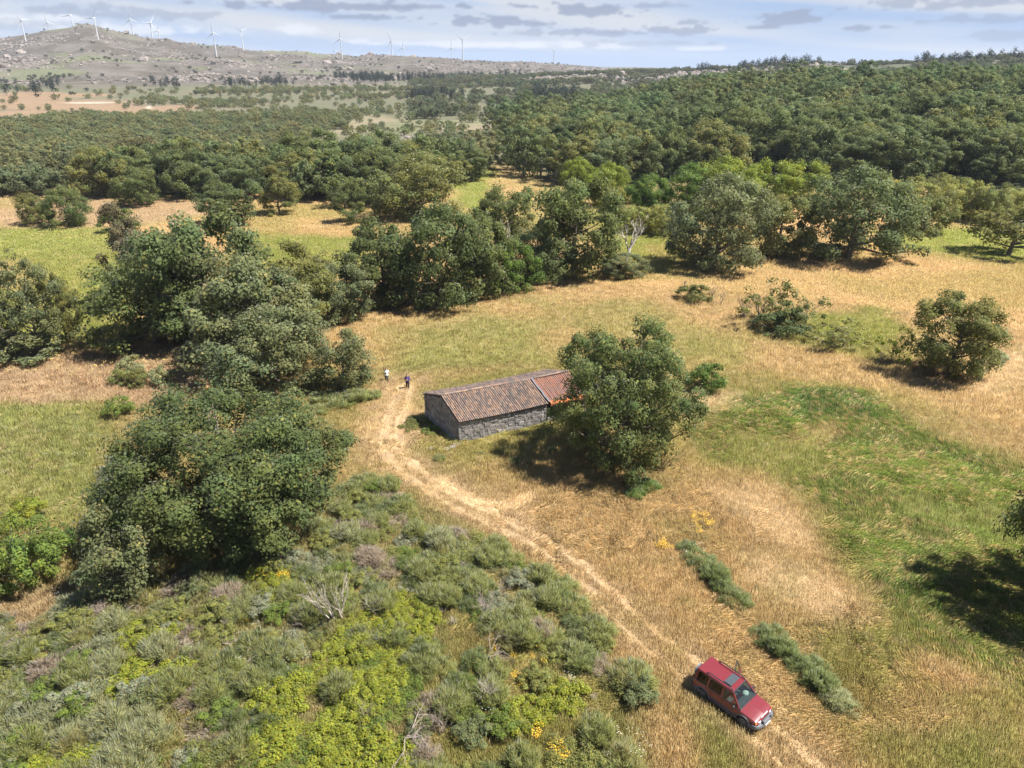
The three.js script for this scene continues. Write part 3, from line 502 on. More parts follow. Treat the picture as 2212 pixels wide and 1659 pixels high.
tree('oak_tree', 'slim oak on the ochre field before the wood', 'tree', 'oakD', 'oakOlive', 605, 464, 75, 372);
tree('oak_tree', 'oak at the right end of the ochre field', 'tree', 'oakD', 'oak', 765, 482, 70, 400);
tree('oak_tree', 'wide olive oak behind the central clump', 'tree', 'oakC', 'oakOlive', 905, 470, 190, 345);
tree('oak_tree', 'oak behind the tall pointed oak, beside the narrow green clearing', 'tree', 'oakB', 'oak', 1085, 545, 120, 400);
tree('round_bush', 'round deep green bush just right of the oak at the barn', 'bush', 'roundBush', 'fresh', 1526, 842, 68, 788);
tree('shadow_oak', 'dark oak cut by the right edge of the view, its shadow on the lush grass', 'tree', 'barnOak', 'oakDark', 2350, 1330, 330, 900, null, 1.2);
// trees and bushes on the far side of the meadow, bright against the wood
[[1560, 470, 150, 352], [1645, 455, 130, 348], [1480, 470, 120, 365], [1400, 475, 90, 378], [1310, 445, 90, 360], [1720, 440, 100, 350], [1250, 420, 80, 348]].forEach(([x, y, w, t], i) => tree('green_tree', ['bright green bushy tree, widest of the row below the wood', 'bright green tree above the grey airy oak', 'fresh green tree left in the bright row below the wood', 'small fresh green tree above the gap with the dead tree', 'bright green tree left of the gap with the dead tree', 'green tree at the right end of the bright row below the wood', 'pale green tree at the left end of the bright row'][i], 'tree', i % 2 ? 'oakA' : 'oakC', i === 3 || i === 2 ? 'fresh' : 'bright', x, y, w, t));
[[1395, 500, 100, 440], [1430, 510, 62, 455], [1318, 475, 55, 405], [1370, 440, 62, 398]].forEach(([x, y, w, t], i) => tree('willow_bush', ['broad yellow-green willow bush behind the dead white tree', 'small pale willow bush nearest the grey airy oak', 'upright willow bush at the left of the green gap', 'dark willow bush above the green gap'][i], 'bush', 'willowBush', i === 3 ? 'bright' : 'willow', x, y, w, t));
[[1990, 500, 118, 412], [1952, 440, 100, 386], [2062, 470, 110, 388], [2118, 478, 90, 398], [2160, 468, 90, 412], [2205, 445, 90, 402], [2040, 440, 90, 380], [2235, 470, 80, 420], [1900, 430, 80, 382]].forEach(([x, y, w, t], i) => tree('willow_bush', ['large low willow bush standing forward of the willow hedge at right', 'second willow bush of the hedge from the great dome oak', 'tall rounded willow bush in the middle of the right hedge', 'yellowish willow bush right of the middle of the hedge', 'willow bush just left of the flat-topped tree', 'willow bush behind the flat-topped tree', 'willow bush peeping out behind the middle of the hedge', 'willow bush cut by the right edge of the view', 'willow bush half hidden behind the great dome oak'][i], 'bush', 'willowBush', i % 3 ? 'willow' : 'oakOlive', x, y, w, t, 'willow bushes along the back of the right meadow'));
// shrubs of the old hedge line across the meadow
tree('hedge_shrub', 'leafy shrub, largest in the broken hedge line of the meadow', 'shrub', 'looseShrub', 'oakOlive', 1655, 700, 105, 612);
tree('hedge_shrub', 'leaning leafy shrub at the right of the largest hedge shrub', 'shrub', 'looseShrub', 'oak', 1732, 712, 80, 638);
tree('hedge_shrub', 'dense low shrub in the hedge line left of the lone open oak', 'shrub', 'looseShrub', 'oakOlive', 1812, 752, 105, 695);
tree('hedge_shrub', 'small crooked sapling beside the lone open oak', 'shrub', 'looseShrub', 'bright', 1925, 788, 62, 712);
tree('hedge_shrub', 'low bramble shrub before the leafless shrub in the meadow', 'shrub', 'roundBush', 'oakOlive', 1500, 650, 60, 615);
tree('hedge_shrub', 'dark low shrub among the hedge line stems', 'shrub', 'roundBush', 'oakDark', 1690, 718, 90, 672);
tree('hedge_shrub', 'small grey bush right of the lone open oak', 'shrub', 'roundBush', 'broomGrey', 2150, 784, 42, 758);
[[285, 812, 46, 770], [265, 830, 40, 798], [300, 835, 40, 800], [352, 832, 42, 792], [398, 788, 34, 750]].forEach(([x, y, w, t], i) => tree('field_shrub', ['grey shrub, tallest of the little group in the dry field at left', 'green shrub, leftmost of the little group in the dry field', 'olive shrub in the middle of the group in the dry field', 'pale shrub nearest the great oak in the dry field', 'purplish-brown shrub below the left clump'][i], 'shrub', 'roundBush', ['broomGrey', 'broom', 'oakOlive', 'broomGrey', 'brown'][i], x, y, w, t));
[[55, 1255, 170, 1120], [40, 1130, 95, 1080], [130, 1190, 70, 1135]].forEach(([x, y, w, t], i) => tree('leafy_thicket', ['dense green thicket at the left edge beside the small grey-green oak', 'yellow-green shrub above the thicket at the left edge', 'green shrub between the thicket and the small grey-green oak'][i], 'bush', 'willowBush', ['brambleDeep', 'bramble', 'fresh'][i], x, y, w, t));

// ---- woods: trees set at random, the nearest as single trees, the rest as one mass for each wood
const forest = [], rf = rng(101);
function scatter(cond, spacing, jitter, box, list) { const [x0, x1, z0, z1] = box; for (let z = z0; z < z1; z += spacing) for (let x = x0; x < x1; x += spacing) { const px = x + (rf() - 0.5) * spacing * jitter, pz = z + (rf() - 0.5) * spacing * jitter, k = cond(px, pz), u = rf(), s = rf(), a = rf(), q = rf(); if (u < k) list.push([px, pz, s, a, q]); } }
const px2 = (x, z) => { const az = Math.atan2(x, -z); return CX + FOCAL * Math.tan(az) / Math.cos(PITCH); };   // column of the photograph at the horizon
const leftWood = [], valley = [], farWood = [], dots = [];
const outlineRight = [[1050, 395], [1150, 380], [1230, 400], [1300, 400], [1420, 388], [1560, 378], [1640, 370], [1760, 385], [1880, 402], [1980, 400], [2080, 392], [2212, 400], [2500, 400]].map(([a, b]) => at(a, b));
const edgeRight = (x, z) => { const az = Math.atan2(x, -z); for (let i = 1; i < outlineRight.length; i++) { const p = outlineRight[i - 1], q = outlineRight[i], a = Math.atan2(p.x, -p.z), b = Math.atan2(q.x, -q.z); if (az <= b) return mix(Math.hypot(p.x, p.z), Math.hypot(q.x, q.z), clamp((az - a) / (b - a), 0, 1)); } return 240; };
const inView = (x, z) => { const c = px2(x, z); return c > -260 && c < 2480; };
scatter((x, z) => { const d = Math.hypot(x, z), c = px2(x, z); if (!inView(x, z) || c < 1010 || d > 560) return 0; const e = edgeRight(x, z) + noise(x * 0.05, z * 0.05) * 10; if (d < e) return 0; return c < 1220 ? 0.85 * smooth(1040, 1180, c) : 0.97; }, 8.3, 0.8, [-30, 420, -560, -150], forest);
const leftEdge = [[-200, 425], [0, 428], [120, 425], [240, 428], [420, 430], [560, 432], [650, 440], [760, 452], [860, 452], [980, 400], [1060, 380]].map(([a, b]) => at(a, b));
const edgeLeft = (x, z) => { const az = Math.atan2(x, -z); for (let i = 1; i < leftEdge.length; i++) { const p = leftEdge[i - 1], q = leftEdge[i], a = Math.atan2(p.x, -p.z), b = Math.atan2(q.x, -q.z); if (az <= b) return mix(Math.hypot(p.x, p.z), Math.hypot(q.x, q.z), clamp((az - a) / (b - a), 0, 1)); } return 1e9; };
scatter((x, z) => { const d = Math.hypot(x, z); if (!inView(x, z)) return 0; const e = edgeLeft(x, z); if (d < e || d > e + 95) return 0; return d < e + 45 ? 0.97 : 0.75; }, 7.4, 0.8, [-300, 30, -380, -150], leftWood);
scatter((x, z) => { const d = Math.hypot(x, z), c = px2(x, z); if (!inView(x, z) || c > 1260 || d < edgeLeft(x, z) + 80 || d > 1050) return 0; return 0.92 * cover(x, z).tree + (d < 640 ? 0.05 : 0.012); }, 6.4, 0.9, [-900, 140, -1000, -240], valley);
scatter((x, z) => { const d = Math.hypot(x, z), c = px2(x, z); if (!inView(x, z) || c < 880 || d < 540 || d > 1500) return 0; const f = fbm(x * 0.011, z * 0.011, 3), bare = smooth(1380, 1520, c) * (1 - smooth(1760, 1900, c)) * smooth(900, 1000, d); return clamp((c > 1450 ? 0.5 : 0.22) + f * 1.5 - bare * 0.5, 0.03, 0.9); }, 9, 0.9, [-150, 1250, -1500, -300], farWood);
scatter((x, z) => { const d = Math.hypot(x, z); if (!inView(x, z) || d < 760 || d > 2600) return 0; const f = fbm(x * 0.009 + 2, z * 0.009, 3); return clamp((f - 0.1) * 0.9, 0.025, 0.7) * (d > 1500 ? 0.6 : 1); }, 11, 0.9, [-2300, 900, -2600, -500], dots);
const nearFirst = (a, b) => Math.hypot(a[0], a[1]) - Math.hypot(b[0], b[1]);
leftWood.sort(nearFirst); forest.sort(nearFirst);
const tones = ['oak', 'oakDark', 'oak', 'oak', 'oakBlue', 'oakOlive', 'oakBlue', 'oakDark'];
function single(list, count, label, group, size) {
  list.slice(0, count).forEach(([x, z, s, a, q], i) => {
    const k = kinds[['farA', 'farB', 'farC', 'oakA', 'oakB'][Math.floor(q * 5)]], t = thing('oak_tree', typeof label === 'string' ? label : label(x, z, i), 'tree', V(x, height(x, z), z), a * 6.28, group), f = size * (0.68 + 0.6 * s);
    t.scale.set(f * (0.9 + 0.3 * q), f * (0.9 + 0.2 * a), f * (0.9 + 0.3 * q));
    part('crown', k.crown, leafTone[tones[Math.floor((a * 97 % 1) * 8)]], t); part('trunk', k.wood, bark, t);
  });
  return list.slice(count);
}
const restRight = single(forest, 220, (x, z, i) => { const c = px2(x, z), row = i < 70 ? 'front row' : i < 150 ? 'second rows' : 'third rows'; return 'oak in the ' + row + ' of the hill wood, ' + (c < 1250 ? 'at its thin left end' : c < 1430 ? 'above the gap with the dead tree' : c < 1640 ? 'above the bright green trees' : c < 1800 ? 'above the shaded oak' : c < 1950 ? 'above the great dome oak' : c < 2110 ? 'above the willow hedge' : 'toward the right edge'); }, 'oaks of the wood on the right rise', 1.42);
const restLeft = single(leftWood, 70, (x, z, i) => { const c = px2(x, z); return 'oak in the ' + (i < 35 ? 'front' : 'back') + ' of the wood edge ' + (c < 130 ? 'at the far left' : c < 280 ? 'behind the pair of round oaks' : c < 430 ? 'behind the lone round oak' : c < 640 ? 'behind the ochre field' : c < 800 ? 'right of the ochre field' : 'behind the central clump'); }, 'oaks of the wood edge at left', 1.25);
const massMat = new THREE.MeshPhysicalMaterial({ color: 0xffffff, vertexColors: true, roughness: 1, specularIntensity: 0.25, transmission: 0.48, thickness: 0, side: THREE.DoubleSide });
function mass(name, list, kindName, base, size, label, category, spread = 0.25) {
  const k = kinds[kindName], c = k.crown.clone(), ca = c.attributes.color; for (let i = 0; i < ca.count; i++) ca.setXYZ(i, ca.getX(i), ca.getY(i), ca.getZ(i));
  const w = tinted(k.wood.toNonIndexed(), [1.1, 0.85, 1.4]); for (const n of Object.keys(w.attributes)) if (!c.attributes[n]) w.deleteAttribute(n);
  const g = mergeGeometries([c, w]), m = new THREE.InstancedMesh(g, massMat, list.length), M = new THREE.Matrix4(), q4 = new THREE.Quaternion(), col = new THREE.Color();
  list.forEach(([x, z, s, a, q], i) => { const f = size * (1 - spread + 2 * spread * s); M.compose(V(x, height(x, z) - 0.1, z), q4.setFromAxisAngle(V(0, 1, 0), a * 6.28), V(f * (0.9 + 0.3 * q), f * (0.85 + 0.3 * a), f * (0.9 + 0.3 * q))); m.setMatrixAt(i, M); const t = 0.8 + 0.4 * ((q * 31.7) % 1), wm = ((a * 57.3) % 1 - 0.5) * 0.3; m.setColorAt(i, col.setRGB(base[0] * t * (1 + wm), base[1] * t, base[2] * t * (1 - wm * 0.5))); });
  m.name = numbered(name); m.castShadow = m.receiveShadow = true; tag(m, label, category, null, 'stuff'); scene.add(m); return m;
}
const third = (list, i) => list.filter((_, k) => k % 3 === i);
mass('hill_wood', third(restRight, 0), 'farA', [0.135, 0.165, 0.054], 1.42, 'dense oak wood covering the rise at right, rounded crowns', 'wood');
mass('hill_wood', third(restRight, 1), 'farB', [0.12, 0.155, 0.052], 1.4, 'dense oak wood covering the rise at right, tall crowns', 'wood');
mass('hill_wood', third(restRight, 2), 'farC', [0.145, 0.168, 0.056], 1.38, 'dense oak wood covering the rise at right, wide crowns', 'wood');
mass('field_wood', restLeft, 'farC', [0.14, 0.155, 0.066], 1.05, 'deep part of the oak wood behind the fields at left', 'wood');
mass('valley_wood', valley.filter((_, k) => k % 2 === 0), 'farA', [0.185, 0.205, 0.085], 0.56, 'low oak woodland across the valley floor, rounded crowns', 'woodland', 0.4);
mass('valley_wood', valley.filter((_, k) => k % 2 === 1), 'farC', [0.2, 0.212, 0.088], 0.5, 'low oak woodland across the valley floor, wide crowns', 'woodland', 0.4);
mass('far_wood', farWood, 'farC', [0.12, 0.14, 0.068], 0.75, 'far woods on the rocky rise at right', 'wood', 0.4);
mass('hill_scrub', dots, 'farC', [0.075, 0.085, 0.05], 0.42, 'scattered dark trees and scrub on the distant hill', 'scrub', 0.5);
{ // pines on the skyline and along the valley
  const list = [], r = rng(131);
  for (const [u0, v0, u1, v1, n, D] of [[720, 176, 1130, 155, 90, 1300], [1500, 150, 1780, 138, 60, 1150], [1980, 118, 2212, 105, 40, 1150], [760, 205, 960, 185, 60, 1150], [480, 208, 640, 212, 30, 1050], [0, 192, 130, 196, 14, 1080], [880, 230, 1000, 228, 40, 800], [1140, 235, 1240, 230, 40, 760], [20, 225, 130, 240, 10, 950], [330, 215, 400, 205, 8, 1050]]) for (let i = 0; i < n; i++) { const t = r(), d = ray(mix(u0, u1, t), mix(v0, v1, t)), l = Math.hypot(d.x, d.z), D2 = D * (0.96 + 0.08 * r()); list.push([d.x / l * D2, d.z / l * D2, r(), r(), r()]); }
  mass('pine_wood', list, 'pine', [0.035, 0.05, 0.032], 0.85, 'rows of dark pines on the far slopes', 'pines', 0.3);
}
// ---------------------------------------------------------------- scrub: broom, bramble, dead shrubs
function broomGeo(seed, rad, high, n, spread = 0.8) {
  const R = rng(seed), L = [], N = [], K = [], heads = [];
  // leaning sprays of green twigs, tall in the middle, some falling outward
  for (let i = 0; i < 60; i++) { const a = R() * 6.283, q = Math.sqrt(R()) * rad, t = R(); heads.push([Math.cos(a) * q, Math.sin(a) * q, 0.4 + 0.7 * t * (1 - 0.5 * q / rad), 0.86 + 0.28 * R(), (R() - 0.5) * 0.7, (R() - 0.5) * 0.7]); }
  for (let i = 0; i < n; i++) {
    const h = heads[Math.floor(R() * heads.length)], a = R() * 6.283, q = Math.sqrt(R()), f = Math.pow(R(), 0.7), tip = high * h[2];
    let dx = h[0] / rad * spread * 0.45 + h[4] + Math.cos(a) * q * 0.55, dz = h[1] / rad * spread * 0.45 + h[5] + Math.sin(a) * q * 0.55, dy = 0.75 + 0.3 * R(); const l = 1 / Math.hypot(dx, dy, dz); dx *= l; dy *= l; dz *= l;
    const y0 = tip * f * 0.8, lean = y0 / high, x0 = h[0] * 0.8 + (h[4] + h[0] / rad * 0.3) * y0 * 0.6 + Math.cos(a) * q * rad * (0.1 + 0.2 * lean), z0 = h[1] * 0.8 + (h[5] + h[1] / rad * 0.3) * y0 * 0.6 + Math.sin(a) * q * rad * (0.1 + 0.2 * lean), len = high * (0.12 + 0.2 * R()), w = 0.007 + 0.009 * R(), wx = Math.cos(a + 1.3) * w, wz = Math.sin(a + 1.3) * w, dr = (R() - 0.2) * len * 0.3;
    const P = [[x0 - wx, y0, z0 - wz], [x0 + wx, y0, z0 + wz], [x0 + dx * len * 0.6 + wx * 1.2, y0 + dy * len * 0.62, z0 + dz * len * 0.6 + wz * 1.2], [x0 + dx * (len + dr), y0 + dy * len - Math.abs(dr) * 0.3, z0 + dz * (len + dr)]];
    const v = h[3] * (0.72 + 0.56 * R()), wm = (R() - 0.5) * 0.3, nx = dx * 0.5 + (R() - 0.5) * 0.9, nz = dz * 0.5 + (R() - 0.5) * 0.9, ny = 0.6, m = 1 / Math.hypot(nx, ny, nz);
    for (const k of [0, 1, 2, 0, 2, 3]) { L.push(...P[k]); N.push(nx * m, ny * m, nz * m); K.push(v * (1 + wm), v, v * (1 - wm)); }
  }
  return geoFrom(L, N, K);
}
function brambleGeo(seed, rad, high, n, leaf) {
  const R = rng(seed), L = new Leaves(), heads = [];
  for (let i = 0; i < 18; i++) { const a = i * 2.4 + R(), q = Math.sqrt((i + 0.3) / 18) * rad; heads.push([Math.cos(a) * q, high * (0.35 + 0.5 * R()) * (1 - 0.4 * q / rad), Math.sin(a) * q, rad * (0.22 + 0.16 * R()), 0.82 + 0.36 * R()]); }
  for (let i = 0; i < n; i++) {
    const h = heads[Math.floor(R() * heads.length)]; let [ux, uy, uz] = unit(R); uy = Math.abs(uy) * (R() < 0.15 ? -1 : 1); const e = h[3] * (0.6 + 0.5 * R()), x = h[0] + ux * e, y = Math.max(0.03, h[1] + uy * e * 0.8), z = h[2] + uz * e;
    let nx = ux * 0.5 + (R() - 0.5), ny = 0.6 + (R() - 0.3) * 0.7, nz = uz * 0.5 + (R() - 0.5); const l = 1 / Math.hypot(nx, ny, nz), v = h[4] * (0.65 + 0.7 * R()), wm = (R() - 0.5) * 0.35;
    L.add(x, y, z, nx * l, ny * l, nz * l, leaf * (0.6 + 0.8 * R()), ux, 0.6, uz, [v * (1 + wm), v, v * (1 - wm)], R, 0.75);
  }
  return L.geo();
}
function deadGeo(seed, high, spread, depth = 4, flat = 0, stems = 1) {
  const R = rng(seed), gs = [];
  function grow(p, d, len, r, k) {
    const m = p.clone().addScaledVector(d, len * 0.5).add(V((R() - 0.5) * len * 0.2, (R() - 0.5) * len * 0.1, (R() - 0.5) * len * 0.2)), e = p.clone().addScaledVector(d, len).add(V((R() - 0.5) * len * 0.2, 0, (R() - 0.5) * len * 0.2));
    if (e.y < 0.05) e.y = 0.05 + R() * 0.1;
    gs.push(limb([p, m, e], [r, r * 0.8, r * 0.6], k > 2 ? 5 : 3));
    if (k <= 0) return;
    const n = k > 2 ? 3 : 2 + Math.floor(R() * 2);
    for (let i = 0; i < n; i++) { const u = unit(R), q = d.clone().addScaledVector(V(u[0], u[1] * 0.6 + 0.1 - flat, u[2]), spread).normalize(); grow(i ? p.clone().lerp(e, 0.45 + 0.55 * R()) : e, q, len * (0.55 + 0.25 * R()), r * 0.55, k - 1); }
  }
  for (let i = 0; i < stems; i++) grow(V((R() - 0.5) * 0.1 * stems, -0.05, (R() - 0.5) * 0.1 * stems), V((R() - 0.5) * (stems > 1 ? 1.1 : 0.5) + flat * 0.8, 1 - flat * 0.7, (R() - 0.5) * (stems > 1 ? 1.1 : 0.5)).normalize(), high * 0.42, high * (high > 5 ? 0.036 : stems > 1 ? 0.02 : 0.028), depth);
  return mergeGeometries(gs);
}
const bg = { broom: [broomGeo(1, 1.0, 1.25, 6400), broomGeo(2, 1.3, 1.05, 7200, 1.1), broomGeo(3, 0.85, 1.45, 5600, 0.6), broomGeo(9, 1.15, 0.9, 6400, 1.3)], bramble: [brambleGeo(4, 1.3, 0.8, 3400, 0.095), brambleGeo(5, 1.0, 1.0, 2900, 0.09)], shrub: [brambleGeo(6, 0.9, 1.3, 2600, 0.085), brambleGeo(7, 1.2, 1.1, 3000, 0.075), brambleGeo(8, 0.8, 1.6, 2600, 0.08)] };
const dead = [deadGeo(11, 2.2, 0.45, 3, 0, 5), deadGeo(12, 1.8, 0.9, 4, 0, 2), deadGeo(13, 2.0, 0.9, 4, 0.6, 2), deadGeo(14, 1.4, 0.8, 4, 0, 3)];
const twigBrown = std(rgb(0.24, 0.19, 0.15), 0.95), twigGrey = std(rgb(0.42, 0.36, 0.30), 0.95), twigMauve = std(rgb(0.3, 0.24, 0.21), 0.95);
function bush(name, label, category, geo, mat, px, py, sx, sy, group, turn) { const p = at(px, py), m = solo(name, geo, mat, label, category, group); m.position.copy(p); m.scale.set(sx, sy, sx); m.rotation.y = turn ?? px * 0.7; return m; }
// broom beside the track and the barn, each its own
[[1488, 1195, 0.85], [1512, 1222, 1.0], [1542, 1252, 1.1], [1562, 1275, 0.95], [1588, 1300, 0.9]].forEach(([x, y, s], i) => bush('broom_bush', ['small broom at the upper end of the green broom row right of the track', 'second broom in the row right of the track', 'broom in the middle of the row right of the track', 'broom second from the lower end of the row right of the track', 'broom at the lower end of the row right of the track'][i], 'broom', bg.broom[i % 3], leafTone.broomDark, x, y, s, s * 0.85));
[[1662, 1385, 0.95], [1690, 1412, 0.95], [1722, 1438, 0.8], [1752, 1462, 1.0], [1778, 1492, 0.95], [1800, 1520, 0.9], [1818, 1530, 0.75]].forEach(([x, y, s], i) => bush('broom_bush', ['broom at the upper end of the row right of the red car', 'second broom of the row right of the red car', 'small broom third in the row right of the red car', 'broom in the middle of the row right of the red car', 'broom right of the red car door', 'grey-green broom near the lower end of the row by the red car', 'smallest broom at the lower end of the row by the red car'][i], 'broom', bg.broom[(i + 1) % 3], i > 4 ? leafTone.broomGrey : leafTone.broomDark, x, y, s, s * 0.9));
[[700, 868, 1.4], [738, 872, 1.6], [775, 866, 1.5], [808, 860, 1.0], [690, 890, 1.0]].forEach(([x, y, s], i) => bush('broom_bush', ['broom below the small rounded oak, leftmost of the row', 'large broom under the small rounded oak', 'wide broom right of the small rounded oak', 'small broom nearest the walkers', 'low broom against the great oak'][i], 'broom', bg.broom[i % 3], leafTone.broom, x, y, s, s * 0.75));
[[948, 998, 0.6], [1112, 1000, 0.5], [1190, 978, 0.5], [1040, 985, 0.35]].forEach(([x, y, s], i) => bush('broom_bush', ['small round broom below the barn corner', 'small broom in front of the barn wall', 'small broom near the shade of the barn oak', 'tiny broom near the barn corner'][i], 'broom', bg.broom[i % 3], leafTone.broom, x, y, s, s));
[[905, 915, 1.0], [930, 935, 0.9], [885, 925, 0.8]].forEach(([x, y, s], i) => bush('bramble_bush', ['bramble against the shaded gable of the barn', 'bramble at the near corner of the barn', 'low bramble left of the barn gable'][i], 'bramble', bg.bramble[i % 2], i === 1 ? leafTone.brambleDeep : leafTone.oakOlive, x, y, s, s * 0.7));
[[1190, 890, 1.1], [1225, 905, 1.2]].forEach(([x, y, s], i) => bush('bramble_bush', ['bramble growing up the barn porch', 'bramble at the foot of the barn oak'][i], 'bramble', bg.bramble[i], i ? leafTone.oakBlue : leafTone.bright, x, y, s, s * 1.2));
[[1370, 1075, 0.9], [1400, 1055, 0.9]].forEach(([x, y, s], i) => bush('broom_bush', ['fresh green broom under the front of the barn oak', 'green broom right under the barn oak'][i], 'broom', bg.broom[i], leafTone.fresh, x, y, s, s * 0.8));
bush('white_shrub', 'silvery pale shrub at the left side of the great oak', 'shrub', bg.shrub[0], leafTone.silver, 268, 1040, 2.0, 2.2);
bush('white_shrub', 'silvery shrub at the upper left of the great oak', 'shrub', bg.shrub[0], leafTone.brambleDeep, 262, 900, 1.6, 2.0);
// named dead shrubs
[[738, 1345, 0, 1.8, 'bleached dead shrub with upright bare branches in the scrub'], [1045, 1340, 1, 1.2, 'tangle of bare grey twigs at the upper right of the scrub'], [1040, 1440, 2, 1.4, 'fallen bare branches down the middle right of the scrub'], [1060, 1520, 3, 1.5, 'sprawling grey dead branches left of the red car'], [860, 1610, 2, 1.5, 'long fallen dead branch at the bottom of the scrub'], [960, 1590, 0, 0.8, 'thin dead stems at the bottom right of the scrub'], [1280, 1520, 3, 0.55, 'small bare twigs in the grass left of the red car'], [650, 1370, 1, 0.8, 'mauve bare twigs left of the bleached dead shrub'], [520, 1450, 2, 0.9, 'dark bare twigs in the middle of the scrub'], [800, 1330, 1, 0.95, 'bare brown twigs right of the bleached dead shrub'], [1085, 1290, 1, 0.9, 'bleached twigs at the top of the scrub'], [790, 1560, 1, 0.9, 'brown dead broom amid the yellow-green bramble']].forEach(([x, y, k, s, l], i) => bush('dead_shrub', l, 'dead shrub', dead[k], i % 3 === 0 ? twigGrey : i % 3 === 1 ? twigMauve : twigBrown, x, y, s, s));
[[1605, 690, 0, 1.6, 'leafless sapling left of the largest hedge shrub'], [1642, 690, 0, 1.7, 'thin bare stems behind the largest hedge shrub'], [1535, 650, 1, 1.8, 'leafless grey shrub at the top of the hedge line'], [1555, 660, 1, 1.4, 'leaning bare shrub beside the leafless grey shrub'], [1217, 700, 3, 0.8, 'tiny bare sapling in the middle of the field behind the barn'], [1908, 790, 1, 1.2, 'bare twigs left of the lone open oak'], [1480, 625, 3, 1.2, 'pale bare twigs at the edge of the field']].forEach(([x, y, k, s, l], i) => bush('dead_shrub', l, 'dead shrub', dead[k], twigBrown, x, y, s, s));
{ const p = at(1352, 585), t = solo('dead_tree', deadGeo(77, 9.5, 0.62, 4), barkGrey, 'dead white tree with bare forked branches in the green gap', 'dead tree'); t.position.copy(p); }
{ const p = at(1100, 560), t = solo('dead_tree', deadGeo(78, 8.5, 0.4, 4), barkGrey, 'grey bare branches sticking out beside the bright green tree', 'dead tree'); t.position.copy(p); }
{ const p = at(2100, 806), t = solo('white_boulder', deadGeo(79, 1.6, 1.0, 4, 0.5), barkGrey, 'heap of bleached wood at the foot of the lone open oak', 'deadwood'); t.name = numbered('deadwood_heap'); t.position.copy(p); }
// the scrub itself
camera.updateMatrixWorld(); const camView = camera.matrixWorld.clone().invert();
const scrubPx = [[-120, 1345], [120, 1330], [250, 1265], [420, 1235], [560, 1210], [660, 1180], [730, 1080], [790, 1030], [850, 1060], [890, 1120], [1000, 1160], [1110, 1190], [1190, 1245], [1290, 1350], [1385, 1470], [1400, 1560], [1400, 1760], [-260, 1760]];
const scrub = scrubPx.map(([a, b]) => { const p = at(a, b); return [p.x, p.z]; });
const outline = (list) => list.map((l) => l.map(([a, b]) => { const p = at(a, b); return [p.x, p.z]; }));
const brambleAreas = outline([[[720, 1380], [830, 1310], [930, 1310], [940, 1400], [900, 1500], [830, 1560], [900, 1659], [900, 1760], [450, 1760], [560, 1560], [620, 1470], [700, 1470]], [[290, 1380], [370, 1380], [400, 1460], [330, 1490], [270, 1480]], [[540, 1250], [600, 1240], [620, 1290], [560, 1310]], [[60, 1560], [300, 1600], [420, 1760], [100, 1760]], [[1120, 1560], [1240, 1500], [1300, 1600], [1200, 1640]]]);
const openAreas = outline([[[930, 1350], [1080, 1350], [1180, 1430], [1330, 1470], [1390, 1540], [1390, 1760], [960, 1760], [920, 1560]]]);
